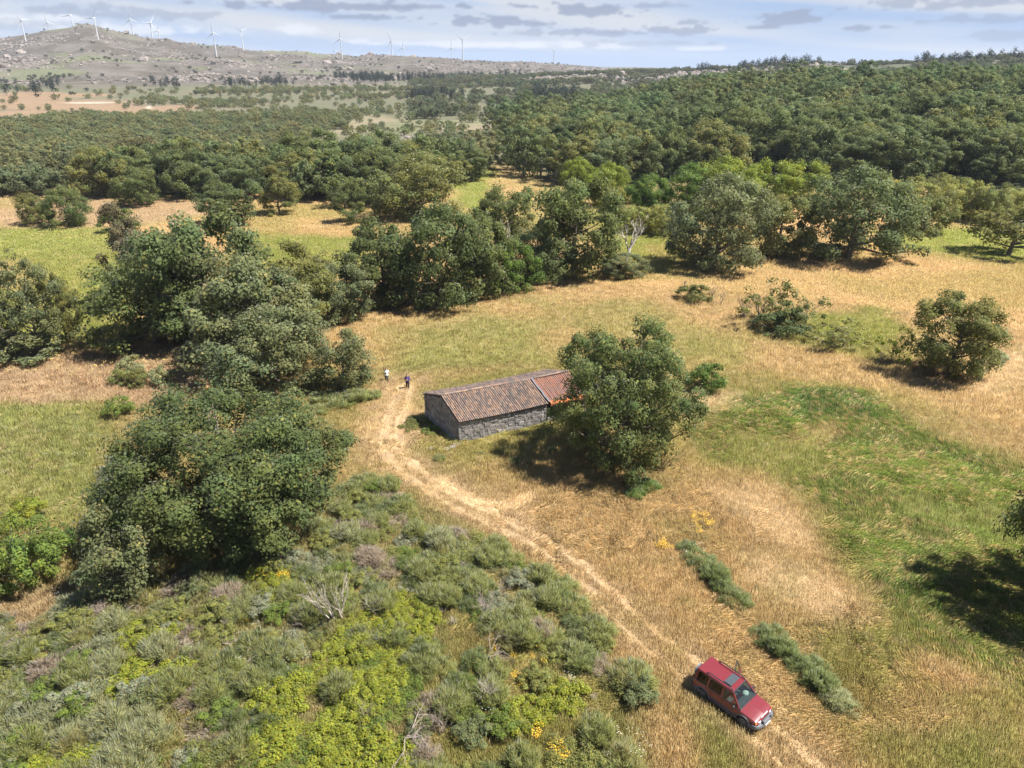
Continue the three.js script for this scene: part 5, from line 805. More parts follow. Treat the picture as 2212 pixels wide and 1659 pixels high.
// ---------------------------------------------------------------- the red off-road car
{
  const rearW = at(1517, 1508), frontW = at(1604, 1571), hx = frontW.x - rearW.x, hz = frontW.z - rearW.z, hl = Math.hypot(hx, hz), fx = hx / hl, fz = hz / hl;
  // centre of the car: half way between the near wheels, then half a track width to its left
  const cx = (rearW.x + frontW.x) / 2 + fz * 0.78, cz = (rearW.z + frontW.z) / 2 - fx * 0.78;
  const car = thing('red_car', 'dark red five-door off-road car parked on the track with its far rear door open', 'car', V(cx, height(cx, cz) + 0.06, cz), Math.atan2(-fz, fx));
  car.rotation.order = 'YXZ'; car.rotation.z = 0.0;
  const paint = new THREE.MeshPhysicalMaterial({ color: rgb(0.155, 0.014, 0.018), roughness: 0.34, clearcoat: 0.9, clearcoatRoughness: 0.14 }), plastic = std(rgb(0.09, 0.094, 0.105), 0.6), black = std(rgb(0.022, 0.022, 0.024), 0.55), rubber = std(rgb(0.03, 0.029, 0.028), 0.9), alloy = std(rgb(0.34, 0.34, 0.35), 0.4, { metalness: 0.7 }), trim = std(rgb(0.07, 0.07, 0.075), 0.7), cloth = std(rgb(0.09, 0.09, 0.095), 0.95), paleCloth = std(rgb(0.55, 0.6, 0.55), 0.9);
  const glass = new THREE.MeshPhysicalMaterial({ color: rgb(0.72, 0.78, 0.76), roughness: 0.03, transmission: 1, thickness: 0, ior: 1.5 }), tint = new THREE.MeshPhysicalMaterial({ color: rgb(0.07, 0.085, 0.08), roughness: 0.03, transmission: 1, thickness: 0, ior: 1.5 });
  // lower body as a loft
  const S = [];   // [x, half section (y, z) x 8]
  const hood = (x, top, w, bot = 0.34) => S.push([x, [[bot, 0], [bot, 0.68 * w], [0.44, 0.85 * w], [Math.min(0.72, top - 0.2), 0.9 * w], [top - 0.1, 0.885 * w], [top - 0.025, 0.83 * w], [top + 0.012, 0.45 * w], [top + 0.03, 0]]]);
  const tub = (x, w = 1) => S.push([x, [[0.32, 0], [0.32, 0.68 * w], [0.42, 0.85 * w], [0.72, 0.905 * w], [0.93, 0.89 * w], [1.03, 0.845 * w], [1.03, 0.78 * w], [0.56, 0.76 * w]]]);
  const lid = (x, w) => S.push([x, [[0.42, 0], [0.42, 0.66 * w], [0.46, 0.83 * w], [0.72, 0.9 * w], [0.93, 0.885 * w], [1.02, 0.84 * w], [1.03, 0.45 * w], [1.03, 0]]]);
  lid(-1.97, 0.93); lid(-1.92, 0.98); lid(-1.84, 1.0); tub(-1.83); tub(-1.2); tub(-0.5); tub(0.2); tub(0.86); hood(0.87, 1.02, 1.0); hood(1.3, 0.985, 1.0); hood(1.65, 0.945, 0.985); hood(1.88, 0.9, 0.95); hood(2.0, 0.845, 0.9); hood(2.06, 0.76, 0.85, 0.4);
  { const P = [], I = [], K = 8; let loop = 0;
    for (const [x, sec] of S) { const ring = [...sec]; const isTub = Math.abs(sec[7][1]) > 0.01; const pts = isTub ? [...ring, [0.56, 0]] : [...ring.slice(0, 7), [sec[7][0], 0.02], [sec[7][0], 0]]; for (const [y, z] of pts) P.push(x, y, z); for (let k = pts.length - 2; k > 0; k--) P.push(x, pts[k][0], -pts[k][1]); loop = 2 * pts.length - 2; }
    for (let s = 0; s < S.length - 1; s++) for (let k = 0; k < loop; k++) { const a = s * loop + k, b = s * loop + (k + 1) % loop; I.push(a, a + loop, b, b, a + loop, b + loop); }
    for (let k = 1; k < loop - 1; k++) { I.push(0, k, k + 1); const e = (S.length - 1) * loop; I.push(e, e + k + 1, e + k); }
    let g = geoFrom(P, null, null, I);
    // orient faces outward
    { const p = g.attributes.position; let vol = 0; const a = V(), b = V(), c = V(); for (let i = 0; i < I.length; i += 3) { a.fromBufferAttribute(p, I[i]); b.fromBufferAttribute(p, I[i + 1]); c.fromBufferAttribute(p, I[i + 2]); vol += a.dot(b.cross(c)); } if (vol < 0) { for (let i = 0; i < I.length; i += 3) { const t = I[i + 1]; I[i + 1] = I[i + 2]; I[i + 2] = t; } g.setIndex(I); g.computeVertexNormals(); } }
    const ev = new Evaluator(); ev.attributes = ['position', 'normal']; ev.useGroups = false;
    let body = new Brush(g); body.updateMatrixWorld();
    const cut = (geo, x, y, z, rx = 0) => { const b = new Brush(geo.deleteAttribute('uv')); b.position.set(x, y, z); b.rotation.x = rx; b.updateMatrixWorld(); body = ev.evaluate(body, b, SUBTRACTION); body.updateMatrixWorld(); };
    for (const x of [-1.28, 1.28]) for (const z of [-0.82, 0.82]) cut(new THREE.CylinderGeometry(0.43, 0.43, 0.36, 20), x, 0.38, z, Math.PI / 2);
    cut(new THREE.BoxGeometry(0.76, 0.66, 0.3), -0.57, 0.8, -0.86);
    let bgm = body.geometry; const cr = bgm.index ? bgm.toNonIndexed() : bgm; part('body', mergeNormals(cr), paint, car);
  }
  function mergeNormals(g) { for (const n of Object.keys(g.attributes)) if (n !== 'position') g.deleteAttribute(n); const m = mergeVertices(g, 1e-4).toNonIndexed(); // soft normals where faces meet gently
    const p = m.attributes.position, map = new Map(), fn = [], a = V(), b = V(), c = V(); for (let i = 0; i < p.count; i += 3) { a.fromBufferAttribute(p, i); b.fromBufferAttribute(p, i + 1); c.fromBufferAttribute(p, i + 2); const n = b.clone().sub(a).cross(c.clone().sub(a)); fn.push(n); for (let k = 0; k < 3; k++) { const key = [p.getX(i + k), p.getY(i + k), p.getZ(i + k)].map((v) => Math.round(v * 2000)).join(); if (!map.has(key)) map.set(key, []); map.get(key).push(i / 3); } }
    const N = new Float32Array(p.count * 3); for (let i = 0; i < p.count; i++) { const key = [p.getX(i), p.getY(i), p.getZ(i)].map((v) => Math.round(v * 2000)).join(), f = fn[Math.floor(i / 3)], s = V(), fu = f.clone().normalize(); for (const k of map.get(key)) if (fn[k].clone().normalize().dot(fu) > 0.72) s.add(fn[k]); s.normalize(); N.set([s.x, s.y, s.z], i * 3); } m.setAttribute('normal', new THREE.BufferAttribute(N, 3)); return m; }
  const sideZ = (y) => mix(0.842, 0.655, clamp((y - 1.03) / 0.65, 0, 1));
  // a plate through corner points, with thickness to the inside
  function plate(pts, t, out) { const n = pts.length, P = [], I = []; for (const p of pts) P.push(p.x, p.y, p.z); for (const p of pts) P.push(p.x - out.x * t, p.y - out.y * t, p.z - out.z * t); for (let k = 1; k < n - 1; k++) { I.push(0, k, k + 1, n, n + k + 1, n + k); } for (let k = 0; k < n; k++) { const q = (k + 1) % n; I.push(k, n + k, q, q, n + k, n + q); } const g = geoFrom(P, null, null, I).toNonIndexed(); g.computeVertexNormals(); return g; }
  const onSide = (list, s, push = 0) => list.map(([x, y]) => V(x, y, s * (sideZ(y) + push)));
  const panes = { front_window: [[0.76, 1.05], [-0.1, 1.05], [-0.1, 1.6], [0.34, 1.6]], rear_window: [[-0.22, 1.05], [-1.0, 1.05], [-1.0, 1.6], [-0.22, 1.6]], quarter_window: [[-1.12, 1.06], [-1.8, 1.1], [-1.72, 1.6], [-1.12, 1.6]] };
  for (const s of [1, -1]) {
    const out = V(0, 0.27, s).normalize();
    for (const k of Object.keys(panes)) { if (k === 'rear_window' && s < 0) continue; const o = s > 0 ? panes[k] : [...panes[k]].reverse(); part('side_window', plate(onSide(o, s, -0.012), 0.004, out), k === 'front_window' ? glass : tint, car); }
    // pillars: windscreen, between the doors, rear door, tail
    for (const [a, b, c, d] of [[[0.98, 1.03], [0.78, 1.03], [0.34, 1.64], [0.44, 1.66]], [[-0.1, 1.03], [-0.22, 1.03], [-0.22, 1.64], [-0.1, 1.64]], [[-1.0, 1.03], [-1.12, 1.03], [-1.12, 1.64], [-1.0, 1.64]], [[-1.8, 1.03], [-1.95, 1.03], [-1.86, 1.64], [-1.72, 1.64]]]) { const q = [a, b, c, d]; part('pillar', plate(onSide(s > 0 ? q : [...q].reverse(), s), 0.07, out), paint, car); }
    const sill = [[0.98, 1.02], [-1.95, 1.02], [-1.95, 1.06], [0.95, 1.06]]; part('window_sill', plate(onSide(s > 0 ? sill : [...sill].reverse(), s, 0.004), 0.03, out), trim, car);
    const cant = [[0.46, 1.6], [-1.9, 1.6], [-1.88, 1.69], [0.4, 1.69]]; part('roof_side', plate(onSide(s > 0 ? cant : [...cant].reverse(), s, 0.002), 0.06, out), paint, car);
    // roof rail
    const rail = new THREE.CatmullRomCurve3([V(0.32, 1.7, s * 0.6), V(0.22, 1.8, s * 0.6), V(-0.6, 1.83, s * 0.6), V(-1.2, 1.82, s * 0.6), V(-1.32, 1.72, s * 0.6)]); part('roof_rail', new THREE.TubeGeometry(rail, 24, 0.032, 6), black, car);
    // door skins with gaps between them
    const zAt = (y) => s * (y < 0.72 ? mix(0.86, 0.906, clamp((y - 0.42) / 0.3, 0, 1)) : mix(0.906, 0.852, clamp((y - 0.72) / 0.3, 0, 1)) + 0.008 * 0 ) ;
    for (const [name, x0, x1] of [['front_door', -0.16, 0.8], ['rear_door', -0.93, -0.19]]) { if (s < 0 && name === 'rear_door') continue; const P = [], I = [], ys = [0.46, 0.6, 0.72, 0.85, 0.95, 1.0]; for (const y of ys) for (const x of [x0, x1]) P.push(x, y, zAt(y) + s * 0.012); for (let k = 0; k < ys.length - 1; k++) { const a = k * 2; if (s > 0) I.push(a, a + 1, a + 2, a + 1, a + 3, a + 2); else I.push(a, a + 2, a + 1, a + 1, a + 2, a + 3); } const d = part(name, geoFrom(P, null, null, I), paint, car); const h = part('handle', new RoundedBoxGeometry(0.18, 0.035, 0.03, 1, 0.01), black, d); h.position.set(x0 + 0.14, 0.9, zAt(0.9) + s * 0.025); const st = part('side_moulding', new RoundedBoxGeometry(x1 - x0, 0.09, 0.03, 1, 0.01), plastic, d); st.position.set((x0 + x1) / 2, 0.6, zAt(0.6) + s * 0.016); }
    // sill, wheel arch trims
    const sk = part('side_sill', new RoundedBoxGeometry(1.75, 0.14, 0.08, 2, 0.03), plastic, car); sk.position.set(0, 0.36, s * 0.845);
    for (const x of [-1.28, 1.28]) { const a = part('wheel_arch', new THREE.TorusGeometry(0.44, 0.045, 6, 18, Math.PI * 1.06).scale(1, 1, 1.2), plastic, car); a.position.set(x, 0.38, s * 0.885); a.rotation.z = -0.1; }
    // mirrors
    const mi = part('wing_mirror', new RoundedBoxGeometry(0.1, 0.16, 0.2, 2, 0.035), black, car); mi.position.set(0.7, 1.1, s * 1.0);
    const tl = part('tail_light', new RoundedBoxGeometry(0.06, 0.34, 0.12, 1, 0.02), std(rgb(0.4, 0.02, 0.02), 0.3), car); tl.position.set(-1.93, 0.85, s * 0.76);
    // lamps
    const hlp = part('headlight', new RoundedBoxGeometry(0.1, 0.17, 0.3, 2, 0.03), new THREE.MeshPhysicalMaterial({ color: rgb(0.72, 0.74, 0.72), roughness: 0.15, clearcoat: 1 }), car); hlp.position.set(2.0, 0.725, s * 0.57); hlp.rotation.y = -s * 0.28;
    const il = part('indicator', new RoundedBoxGeometry(0.14, 0.15, 0.1, 2, 0.03), std(rgb(0.75, 0.26, 0.02), 0.3), car); il.position.set(1.945, 0.725, s * 0.755); il.rotation.y = -s * 0.55;
    // wheels
    for (const x of [-1.28, 1.28]) {
      const w = new THREE.Group(); w.name = 'wheel'; car.add(w); w.position.set(x, 0.345, s * 0.77); w.rotation.y = x > 0 ? 0.12 : 0;
      part('tyre', new THREE.LatheGeometry([[0.2, -0.1], [0.3, -0.115], [0.335, -0.095], [0.345, -0.05], [0.345, 0.05], [0.335, 0.095], [0.3, 0.115], [0.2, 0.1]].map(([r, y]) => new THREE.Vector2(r, y)), 28).rotateX(Math.PI / 2), rubber, w);
      const gs = [new THREE.CylinderGeometry(0.06, 0.06, 0.06, 12).rotateX(Math.PI / 2).translate(0, 0, s * 0.07), new THREE.TorusGeometry(0.2, 0.018, 6, 24).translate(0, 0, s * 0.09)]; for (let k = 0; k < 6; k++) gs.push(new THREE.BoxGeometry(0.17, 0.045, 0.03).translate(0.11, 0, s * 0.075).rotateZ(k * Math.PI / 3)); gs.push(new THREE.CylinderGeometry(0.2, 0.2, 0.02, 20).rotateX(Math.PI / 2));
      part('rim', mergeGeometries(gs.map((g) => g.toNonIndexed())), alloy, w);
    }
  }
  // roof
  { const g = new RoundedBoxGeometry(2.3, 0.09, 1.34, 4, 0.042), p = g.attributes.position; for (let i = 0; i < p.count; i++) { const x = p.getX(i), z = p.getZ(i); p.setY(i, p.getY(i) + 0.035 * (1 - (z / 0.67) ** 2) - 0.05 * smooth(0.6, 1.15, x) - 0.02 * smooth(0.7, 1.15, -x)); } g.computeVertexNormals(); const r = part('roof', g, paint, car); r.position.set(-0.73, 1.695, 0);
    const s = part('sunroof', new RoundedBoxGeometry(0.46, 0.016, 0.86, 1, 0.007), new THREE.MeshPhysicalMaterial({ color: rgb(0.06, 0.065, 0.07), roughness: 0.12, clearcoat: 1 }), r); s.position.set(0.62, 0.068, 0); }
  // windscreen and rear window
  part('windscreen', plate([V(0.99, 1.05, 0.78), V(0.4, 1.66, 0.6), V(0.4, 1.66, -0.6), V(0.99, 1.05, -0.78)], 0.005, V(0.7, 0.7, 0).normalize()), glass, car);
  part('windscreen_frame', mergeGeometries([new THREE.BoxGeometry(0.1, 0.05, 1.64).translate(1.0, 1.035, 0), new THREE.BoxGeometry(0.06, 0.05, 1.28).translate(0.4, 1.675, 0)]), black, car);
  part('wiper', mergeGeometries([new THREE.BoxGeometry(0.02, 0.012, 0.6).rotateY(0.15).translate(0.97, 1.085, 0.3), new THREE.BoxGeometry(0.02, 0.012, 0.6).rotateY(0.15).translate(0.97, 1.085, -0.4)]), black, car);
  part('rear_glass', plate([V(-1.95, 1.05, -0.74), V(-1.87, 1.62, -0.6), V(-1.87, 1.62, 0.6), V(-1.95, 1.05, 0.74)], 0.005, V(-1, 0.14, 0).normalize()), tint, car);
  // nose: grille, bumper, nudge frame, plate
  const grille = part('grille', new RoundedBoxGeometry(0.07, 0.13, 0.8, 1, 0.02), black, car); grille.position.set(2.05, 0.72, 0);
  for (let k = 0; k < 3; k++) { const b = part('grille_bar', new RoundedBoxGeometry(0.02, 0.016, 0.76, 1, 0.006), plastic, grille); b.position.set(0.035, -0.04 + k * 0.04, 0); }
  function bumper(name, sgn, reach, y0, y1) { const P = [], I = [], n = 26; for (let i = 0; i <= n; i++) { const t = i / n * 2 - 1, z = 0.93 * Math.sin(t * 1.571) * (1 - 0.02 * t * t), x = sgn * (reach - 0.4 * Math.pow(Math.abs(t), 3.2) - 0.05 * t * t), nx = 0.13; for (const [a, b] of [[0, y0 + 0.05], [0.04, y0 + 0.12], [0.05, (y0 + y1) / 2], [0.02, y1 - 0.05], [-0.06, y1], [-0.16, y1], [-0.16, y0], [-0.05, y0]]) P.push(x + sgn * a, b, z); } for (let i = 0; i < n; i++) for (let k = 0; k < 8; k++) { const a = i * 8 + k, b = i * 8 + (k + 1) % 8; if (sgn > 0) I.push(a, a + 8, b, b, a + 8, b + 8); else I.push(a, b, a + 8, b, b + 8, a + 8); } const g = geoFrom(P, null, null, I); return part(name, g, plastic, car); }
  const fbm_ = bumper('front_bumper', 1, 2.2, 0.36, 0.66); plastic.side = THREE.DoubleSide; bumper('rear_bumper', -1, 2.06, 0.38, 0.64);
  for (const z of [-0.36, 0.36]) { const b = part('bumper_upright', new RoundedBoxGeometry(0.13, 0.26, 0.09, 2, 0.03), plastic, car); b.position.set(2.16, 0.7, z); }
  const tb = part('bumper_crossbar', new RoundedBoxGeometry(0.1, 0.07, 0.8, 2, 0.03), plastic, car); tb.position.set(2.15, 0.805, 0);
  const np = part('number_plate', new RoundedBoxGeometry(0.02, 0.11, 0.5, 1, 0.006), std(rgb(0.75, 0.75, 0.73), 0.5), car); np.position.set(2.262, 0.5, 0.02); const nb = part('plate_band', new RoundedBoxGeometry(0.012, 0.108, 0.045, 1, 0.004), std(rgb(0.02, 0.06, 0.35), 0.5), np); nb.position.set(0.006, 0, 0.22);
  // maker's lettering along the front edge of the bonnet
  const font = await new FontLoader().loadAsync('fonts/droid/droid_sans_bold.typeface.json');
  { const t = new TextGeometry('LAND ROVER', { font, size: 0.075, depth: 0.006, curveSegments: 2 }); t.computeBoundingBox(); t.translate(-t.boundingBox.max.x / 2, 0, 0); t.rotateX(-0.75).rotateY(Math.PI / 2); const l = part('bonnet_lettering', t, std(rgb(0.75, 0.75, 0.75), 0.4), car); l.position.set(2.012, 0.873, 0); }
  // spare wheel on the tail
  const sp = part('spare_wheel', new THREE.CylinderGeometry(0.36, 0.34, 0.22, 28).rotateZ(Math.PI / 2), std(rgb(0.14, 0.14, 0.148), 0.6), car); sp.position.set(-2.11, 0.98, 0.02); const sc = part('wheel_cover', new THREE.SphereGeometry(0.335, 24, 8, 0, 6.283, 0, 0.75).scale(1, 0.35, 1).translate(0, -0.03, 0).rotateZ(Math.PI / 2), plastic, sp); sc.position.set(-0.08, 0, 0); const srm = part('cover_band', new THREE.TorusGeometry(0.345, 0.03, 8, 28).rotateY(Math.PI / 2), black, sp); srm.position.set(0.02, 0, 0);
  // inside
  const dash = part('dashboard', new RoundedBoxGeometry(0.42, 0.3, 1.5, 3, 0.09), trim, car); dash.position.set(0.76, 0.92, 0);
  const sw = part('steering_wheel', mergeGeometries([new THREE.TorusGeometry(0.18, 0.018, 6, 22).rotateY(Math.PI / 2).toNonIndexed(), new THREE.BoxGeometry(0.03, 0.06, 0.34).toNonIndexed()]), black, car); sw.position.set(0.42, 1.08, -0.37); sw.rotation.z = 0.45;
  for (const z of [-0.38, 0.38]) { const s = new THREE.Group(); s.name = 'seat'; car.add(s); s.position.set(-0.1, 0.56, z); const a = part('cushion', new RoundedBoxGeometry(0.5, 0.18, 0.5, 3, 0.07), cloth, s); a.position.set(0.1, 0.09, 0); const b = part('seat_back', new RoundedBoxGeometry(0.16, 0.62, 0.48, 3, 0.07), cloth, s); b.position.set(-0.2, 0.45, 0); b.rotation.z = 0.25; const c = part('headrest', new RoundedBoxGeometry(0.1, 0.18, 0.26, 3, 0.05), cloth, s); c.position.set(-0.3, 0.86, 0); }
  const rb = part('rear_bench', new RoundedBoxGeometry(0.2, 0.7, 1.35, 3, 0.08), cloth, car); rb.position.set(-1.0, 0.85, 0);
  const shade = part('dash_cover', new THREE.SphereGeometry(0.2, 16, 10).scale(0.85, 0.6, 1.0), paleCloth, car); shade.position.set(0.62, 1.1, -0.33);
  // the open door
  const door = part('open_door', new RoundedBoxGeometry(0.98, 0.6, 0.09, 3, 0.03).translate(-0.49, 0.735, 0), paint, car); door.position.set(-0.2, 0, -0.9); door.rotation.y = -1.15;
  const li = part('door_lining', new RoundedBoxGeometry(0.88, 0.5, 0.03, 1, 0.012).translate(-0.49, 0.74, 0.055), plastic, door);
  const frame = [V(-0.03, 1.03, 0), V(-0.06, 1.64, 0.24), V(-0.8, 1.64, 0.24), V(-0.96, 1.03, 0)]; part('window_frame', mergeGeometries([0, 1, 2].map((k) => limb([frame[k], frame[k + 1]], [0.03, 0.03], 6))), black, door);
  part('door_glass', plate(frame.map((p) => p.clone()), 0.004, V(0, 0, 1)), glass, door);
  const hm = part('handle', new RoundedBoxGeometry(0.18, 0.035, 0.03, 1, 0.01), black, door); hm.position.set(-0.82, 0.92, -0.055);
}
// ---------------------------------------------------------------- two walkers
function skin(bones, lo, hi, cell) {   // bones: [a, b, ra, rb]; a smooth union meshed on a grid
  const span = Math.max(hi.x - lo.x, hi.y - lo.y, hi.z - lo.z) / 2, c = lo.clone().add(hi).multiplyScalar(0.5), n = Math.min(120, Math.ceil(span * 2 / cell) + 4), mc = new MarchingCubes(n, new THREE.MeshStandardMaterial(), false, false, 120000); mc.isolation = 0;
  const half = n / 2, s = span * 1.06, ab = V(), ap = V(), p = V();
  for (let k = 0, q = 0; k < n; k++) for (let j = 0; j < n; j++) for (let i = 0; i < n; i++, q++) {
    p.set((i - half) / half * s + c.x, (j - half) / half * s + c.y, (k - half) / half * s + c.z); let d = 1;
    for (const [a, b, ra, rb] of bones) { ab.copy(b).sub(a); ap.copy(p).sub(a); const t = clamp(ap.dot(ab) / (ab.lengthSq() || 1), 0, 1), e = ap.addScaledVector(ab, -t).length() - mix(ra, rb, t), h = clamp(0.5 + 0.5 * (d - e) / 0.035, 0, 1); d = mix(d, e, h) - 0.035 * h * (1 - h); }
    mc.field[q] = -d;
  }
  mc.update(); const m = mc.count ?? mc.geometry.drawRange.count, P = mc.positionArray.slice(0, m * 3), N = mc.normalArray.slice(0, m * 3); for (let i = 0; i < m * 3; i += 3) { P[i] = P[i] * s + c.x; P[i + 1] = P[i + 1] * s + c.y; P[i + 2] = P[i + 2] * s + c.z; }
  const g = geoFrom(P, N); const w = mergeVertices(g.deleteAttribute('normal'), 1e-4); w.computeVertexNormals(); return w;
}
function person(px, py, label, pose, shirt, legs, turn) {
  const t = thing('person', label, 'person', at(px, py), turn);
  const j = pose, skinMat = std(rgb(0.42, 0.25, 0.17), 0.7), lo = V(-0.5, -0.02, -0.4), hi = V(0.5, 1.82, 0.45), B = [];
  const hip = V(0, 0.95, 0), chest = V(0, 1.28, 0.0), neck = V(0, 1.48, 0.02), headC = V(0, 1.64, 0.04);
  const arm = (s) => [V(s * 0.19, 1.42, 0), j.elbow[s > 0 ? 0 : 1], j.hand[s > 0 ? 0 : 1]], leg = (s) => [V(s * 0.1, 0.92, 0), V(s * 0.12, 0.5, 0.03 + s * j.stride), V(s * 0.12, 0.09, -0.02 + s * j.stride * 1.6)];
  B.push([hip, chest, 0.14, 0.15], [V(-0.13, 1.38, 0), V(0.13, 1.38, 0), 0.09, 0.09], [chest, neck, 0.1, 0.06], [neck, headC, 0.055, 0.07], [V(0, 1.6, 0.05), V(0, 1.7, 0.03), 0.085, 0.1], [V(0, 1.6, 0.14), V(0, 1.635, 0.145), 0.014, 0.016], [V(-0.1, 1.63, 0.03), V(-0.1, 1.66, 0.03), 0.018, 0.02], [V(0.1, 1.63, 0.03), V(0.1, 1.66, 0.03), 0.018, 0.02]);
  for (const s of [1, -1]) {
    const [a, b, c] = arm(s), [u, v, w] = leg(s); B.push([a, b, 0.055, 0.043], [b, c, 0.042, 0.03], [u, v, 0.095, 0.062], [v, w, 0.062, 0.042], [w, w.clone().add(V(0, -0.045, 0.15)), 0.045, 0.035]);
    const d = c.clone().sub(b).normalize(), palm = c.clone().addScaledVector(d, 0.08); B.push([c, palm, 0.028, 0.036]);
    const side = V(1, 0, 0).addScaledVector(d, -d.x).normalize(); for (let k = 0; k < 4; k++) { const f = palm.clone().addScaledVector(side, (k - 1.5) * 0.02); const e = f.clone().addScaledVector(d, [0.06, 0.075, 0.07, 0.05][k]).add(V(0, -0.01, 0.015)); B.push([f, e, 0.011, 0.009]); } B.push([c.clone().addScaledVector(d, 0.03), c.clone().addScaledVector(d, 0.07).addScaledVector(side, -s * 0.045), 0.012, 0.01]);
  }
  part('body', skin(B, lo, hi, 0.017), skinMat, t);
  const grow = (l, k) => l.map(([a, b, ra, rb]) => [a, b, ra + k, rb + k]);
  const top = grow([B[0], B[1], [chest, V(0, 1.42, 0.01), 0.1, 0.07]], 0.022); for (const s of [1, -1]) { const [a, b, c] = arm(s); top.push([a, j.sleeve ? b : a.clone().lerp(b, 0.75), 0.078, 0.068]); if (j.sleeve) top.push([b, b.clone().lerp(c, 0.9), 0.062, 0.052]); } top.push([V(-0.07, 0.93, 0), V(0.07, 0.93, 0), 0.15, 0.15]);
  part('shirt', skin(top, lo, hi, 0.02), shirt, t);
  const bot = [[V(-0.07, 0.92, 0), V(0.07, 0.92, 0), 0.135, 0.135]]; for (const s of [1, -1]) { const [u, v, w] = leg(s); bot.push([u, v, 0.115, 0.085], [v, w, 0.085, 0.068]); } part('trousers', skin(bot, lo, hi, 0.02), legs, t);
  part('hair', skin([[V(0, 1.7, 0.005), V(0, 1.73, 0.02), 0.104, 0.098], [V(0, 1.63, -0.035), V(0, 1.7, -0.02), 0.085, 0.09]], lo, hi, 0.016), std(rgb(0.035, 0.026, 0.02), 0.8), t);
  const shoes = []; for (const s of [1, -1]) { const w = leg(s)[2]; shoes.push([w.clone().add(V(0, -0.045, -0.03)), w.clone().add(V(0, -0.05, 0.17)), 0.052, 0.045]); } part('shoes', skin(shoes, lo, hi, 0.018), std(rgb(0.05, 0.045, 0.04), 0.8), t);
  for (const s of [1, -1]) part('eye', new THREE.SphereGeometry(0.013, 8, 6).translate(s * 0.036, 1.655, 0.128), std(rgb(0.03, 0.02, 0.015), 0.3), t);
  return t;
}
{ // shirts with woven pattern
  const cloth = (f) => { const n = 128, d = new Uint8Array(n * n * 4); for (let y = 0, k = 0; y < n; y++) for (let x = 0; x < n; x++, k += 4) { const c = f(x, y); d[k] = c[0]; d[k + 1] = c[1]; d[k + 2] = c[2]; d[k + 3] = 255; } const t = new THREE.DataTexture(d, n, n); t.colorSpace = THREE.SRGBColorSpace; t.wrapS = t.wrapT = THREE.RepeatWrapping; t.magFilter = THREE.LinearFilter; t.needsUpdate = true; return t; };
  const uvOf = (m) => { const g = m.geometry, p = g.attributes.position, u = new Float32Array(p.count * 2); for (let i = 0; i < p.count; i++) { u[i * 2] = p.getX(i) / 0.5 + 0.5; u[i * 2 + 1] = p.getY(i) / 0.5; } g.setAttribute('uv', new THREE.BufferAttribute(u, 2)); };
  const white = new THREE.MeshStandardMaterial({ map: cloth((x, y) => { const k = noise(x * 0.06, y * 0.06) + 0.4 * noise(x * 0.2, y * 0.2), q = Math.hypot((x - 52) / 22, (y - 44) / 18); return q < 1 + k * 0.4 ? [88, 104, 118] : [232, 236, 236]; }), roughness: 0.9 });
  const plaid = new THREE.MeshStandardMaterial({ map: cloth((x, y) => { const a = (x % 16) < 6, b = (y % 16) < 6; return a && b ? [150, 120, 180] : a || b ? [78, 62, 118] : [38, 34, 74]; }), roughness: 0.9 });
  const a = person(836, 826, 'person in a white shirt with dark print, left of the two walkers', { elbow: [V(0.27, 1.16, -0.04), V(-0.27, 1.16, -0.04)], hand: [V(0.27, 0.92, 0.06), V(-0.27, 0.92, 0.04)], stride: 0.09, sleeve: false }, white, std(rgb(0.06, 0.07, 0.075), 0.9), 0.1);
  const b = person(881, 840, 'person in a dark blue checked shirt holding a phone at the chest on the track', { elbow: [V(0.27, 1.15, 0.03), V(-0.27, 1.15, 0.03)], hand: [V(0.09, 1.2, 0.25), V(-0.09, 1.19, 0.25)], stride: 0.04, sleeve: true }, plaid, std(rgb(0.02, 0.025, 0.035), 0.9), 0.0);
  for (const p of [a, b]) uvOf(p.children.find((c) => c.name === 'shirt'));
  const ph = thing('phone', 'pale phone held in the hands of the person in the checked shirt', 'phone', V(0, 0, 0)); b.updateMatrixWorld(true); ph.position.copy(b.localToWorld(V(0.0, 1.21, 0.35))); ph.rotation.set(-0.7, b.rotation.y, 0);
  part('case', new RoundedBoxGeometry(0.085, 0.16, 0.012, 2, 0.005), std(rgb(0.6, 0.58, 0.6), 0.4), ph); part('screen', new THREE.BoxGeometry(0.076, 0.148, 0.002).translate(0, 0, 0.0075), std(rgb(0.05, 0.05, 0.06), 0.1), ph);
}
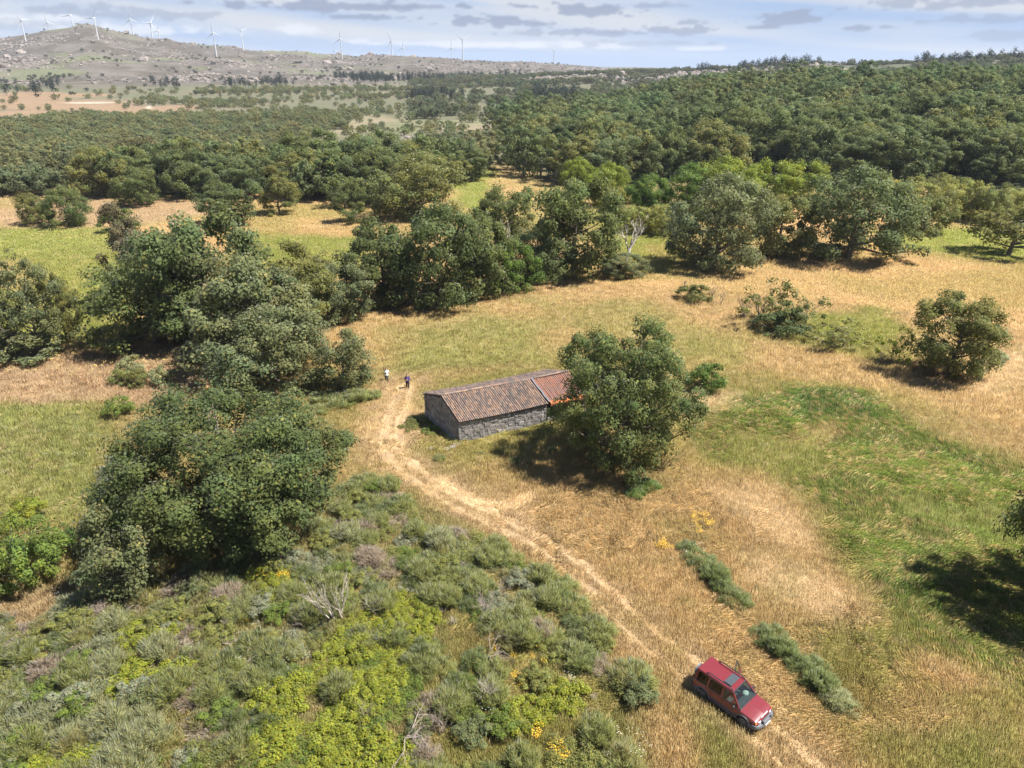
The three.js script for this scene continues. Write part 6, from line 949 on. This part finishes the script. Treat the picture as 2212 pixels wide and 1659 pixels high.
// ---------------------------------------------------------------- wind turbines on the far hill
{
  const white = std(rgb(0.5, 0.52, 0.55), 0.6), HUB = 68;
  const tower = new THREE.CylinderGeometry(1.2, 2.3, HUB, 20).translate(0, HUB / 2, 0), nac = new RoundedBoxGeometry(3.4, 3.6, 10, 3, 1.2).translate(0, 0, -2.2), hubG = new THREE.SphereGeometry(1.9, 14, 10).scale(1, 1, 1.4);
  const bl = (() => { const P = [], I = [], n = 16; for (let i = 0; i <= n; i++) { const t = i / n, y = 1.2 + t * 30, ch = t < 0.08 ? 1.7 : mix(3.1, 0.5, Math.pow((t - 0.08) / 0.92, 0.8)), th = ch * mix(0.5, 0.12, Math.min(1, t * 3)), tw = 0.35 * (1 - t); for (let k = 0; k < 8; k++) { const a = k / 8 * 6.283, x = Math.cos(a) * ch * 0.5 - ch * 0.15 * Math.min(1, t * 5), z = Math.sin(a) * th * 0.5; P.push(x * Math.cos(tw) - z * Math.sin(tw), y, x * Math.sin(tw) + z * Math.cos(tw)); } } for (let i = 0; i < n; i++) for (let k = 0; k < 8; k++) { const a = i * 8 + k, b = i * 8 + (k + 1) % 8; I.push(a, a + 8, b, b, a + 8, b + 8); } return geoFrom(P, null, null, I); })();
  // hub in the photograph (2500 px wide), first blade angle, how it stands
  const list = [[50, 48, 0.6, 1, 'leftmost white wind turbine, before the left shoulder of the hill'], [115, 54, 0.2, 2, 'tiny far turbine behind the left shoulder of the hill'], [172, 37, -0.35, 2, 'turbine half hidden left of the hill summit'], [229, 44, -0.5, 1, 'large turbine standing just right of the hill summit'], [318, 47, 0.1, 2, 'first turbine right of the summit, on the skyline'], [366, 56.5, 1.5, 2, 'turbine with level blade right of the summit'], [386, 75, -0.25, 2, 'small turbine beside the one with the level blade'], [520, 80, 0.12, 1, 'turbine lowest on the slope with its foot well below the skyline'], [588, 75, 0.9, 1, 'turbine with spread blades right of the lowest one'], [831, 95, 0.0, 1, 'turbine with upright blade in the middle of the ridge'], [955, 99, 0.45, 2, 'thin turbine right of the middle of the ridge'], [984, 116, 0.0, 3, 'tiny pale turbine beyond the ridge'], [1103, 116, 0.1, 3, 'small turbine just left of the last large turbine'], [1128.5, 97, 1.0, 1, 'last large turbine at the right end of the ridge, blades in a V'], [1353, 125, 1.05, 3, 'solitary far turbine right of all the others'], [818, 123, 0.3, 3, 'tiny turbine left of the one with the upright blade']];
  // feet that show below the skyline
  const feet = { 50: [62, 101], 229: [242, 95], 520: [530, 139], 588: [594.5, 123], 831: [835, 143], '1128.5': [1129.6, 148], 366: [373, 95] };
  for (const [u, v, a, far, label] of list) {
    const d = ray(u * 0.8848, v * 0.8848), l = Math.hypot(d.x, d.z), e = d.y / l; let best = null;
    if (feet[u]) { const f = at(feet[u][0] * 0.8848, feet[u][1] * 0.8848 + 1), D = Math.hypot(f.x, f.z); if (D < 4000) best = [0, d.x / l * D, d.z / l * D, EYE + e * D, EYE + e * D - height(d.x / l * D, d.z / l * D)]; }
    if (!best || best[4] < 35 || best[4] > 110) { best = null; for (let D = [0, 1550, 2150, 3300][far]; D < [0, 3200, 4600, 6500][far]; D += 10) { const x = d.x / l * D, z = d.z / l * D, h = EYE + e * D - height(x, z), er = Math.abs(h - HUB); if (!best || er < best[0]) best = [er, x, z, EYE + e * D, h]; } }
    const [, x, z, y, h] = best, sc = Math.max(h, 45) / HUB, t = thing('wind_turbine', label, 'wind turbine', V(x, y - HUB * sc, z), Math.atan2(-x, -z) + (a - 0.5) * 0.5, 'wind turbines of the far hill'); t.scale.setScalar(sc);
    part('tower', tower, white, t); const n = part('nacelle', nac, white, t); n.position.set(0, HUB, 0); const r = part('rotor_hub', hubG, white, t); r.position.set(0, HUB, 4.2); for (let k = 0; k < 3; k++) { const b = part('blade', bl, white, r); b.rotation.z = a + k * 2.0944; }
  }
}
// ---------------------------------------------------------------- granite boulders strewn over the far hill
{
  const R = rng(606), rock = (s) => { const g = new THREE.IcosahedronGeometry(1, 1), p = g.attributes.position, r = rng(s), m = new Map(); for (let i = 0; i < p.count; i++) { const k = [p.getX(i), p.getY(i), p.getZ(i)].map((v) => v.toFixed(3)).join(); if (!m.has(k)) m.set(k, 0.7 + 0.55 * r()); const f = m.get(k); p.setXYZ(i, p.getX(i) * f, p.getY(i) * f * 0.75, p.getZ(i) * f); } g.computeVertexNormals(); return g; };
  const put = (name, label, geo, list) => { const m = new THREE.InstancedMesh(geo, new THREE.MeshStandardMaterial({ color: 0xffffff, roughness: 0.95 }), list.length), M = new THREE.Matrix4(), q = new THREE.Quaternion(), e = new THREE.Euler(), c = new THREE.Color(); list.forEach(([x, z, s], i) => { M.compose(V(x, height(x, z) + s * 0.15, z), q.setFromEuler(e.set(R() * 0.5, R() * 6, R() * 0.5)), V(s * (0.7 + R()), s * (0.6 + 0.6 * R()), s * (0.7 + R()))); m.setMatrixAt(i, M); const t = 0.75 + 0.5 * R(); m.setColorAt(i, c.setRGB(0.2 * t, 0.17 * t, 0.15 * t)); }); m.name = name; m.castShadow = m.receiveShadow = true; tag(m, label, 'boulders', null, 'stuff'); scene.add(m); };
  const A = [], Bq = [];
  for (let i = 0; i < 60000; i++) { const D = 1080 + 1500 * R(), c = -100 + 1700 * R(), az = Math.atan((c - CX) * Math.cos(PITCH) / FOCAL), x = Math.sin(az) * D, z = -Math.cos(az) * D, f = fbm(x * 0.008, z * 0.008, 3), u = R(), s = R(); if (u < clamp(0.16 + f * 0.9, 0.02, 0.8)) A.push([x, z, 0.6 + 2.6 * s * s * s + (s > 0.995 ? 4 : 0)]); }
  for (let i = 0; i < 5000; i++) { const D = 880 + 380 * R(), c = 1330 + 560 * R(), az = Math.atan((c - CX) * Math.cos(PITCH) / FOCAL), x = Math.sin(az) * D, z = -Math.cos(az) * D, s = R(); if (fbm(x * 0.012, z * 0.012, 3) > 0.02) Bq.push([x, z, 0.6 + 2.4 * s * s]); }
  for (let i = 0; i < 900; i++) { const p = at(800 + 320 * R(), 290 + 60 * R()), s = R(); if (cover(p.x, p.z).tree < 0.5) Bq.push([p.x, p.z, 0.3 + 0.9 * s * s]); }
  put('hill_boulders', 'grey granite boulders strewn over the wind farm hill', rock(1), A); put('slope_boulders', 'pale granite outcrops on the right slope and in the valley', rock(2), Bq);
}
// summer haze in the air
scene.fog = new THREE.FogExp2(rgb(0.72, 0.8, 0.95), 0.00008);
scene.traverse((o) => { if (o.isMesh) o.castShadow = o.receiveShadow = true; });
renderer.render(scene, camera);
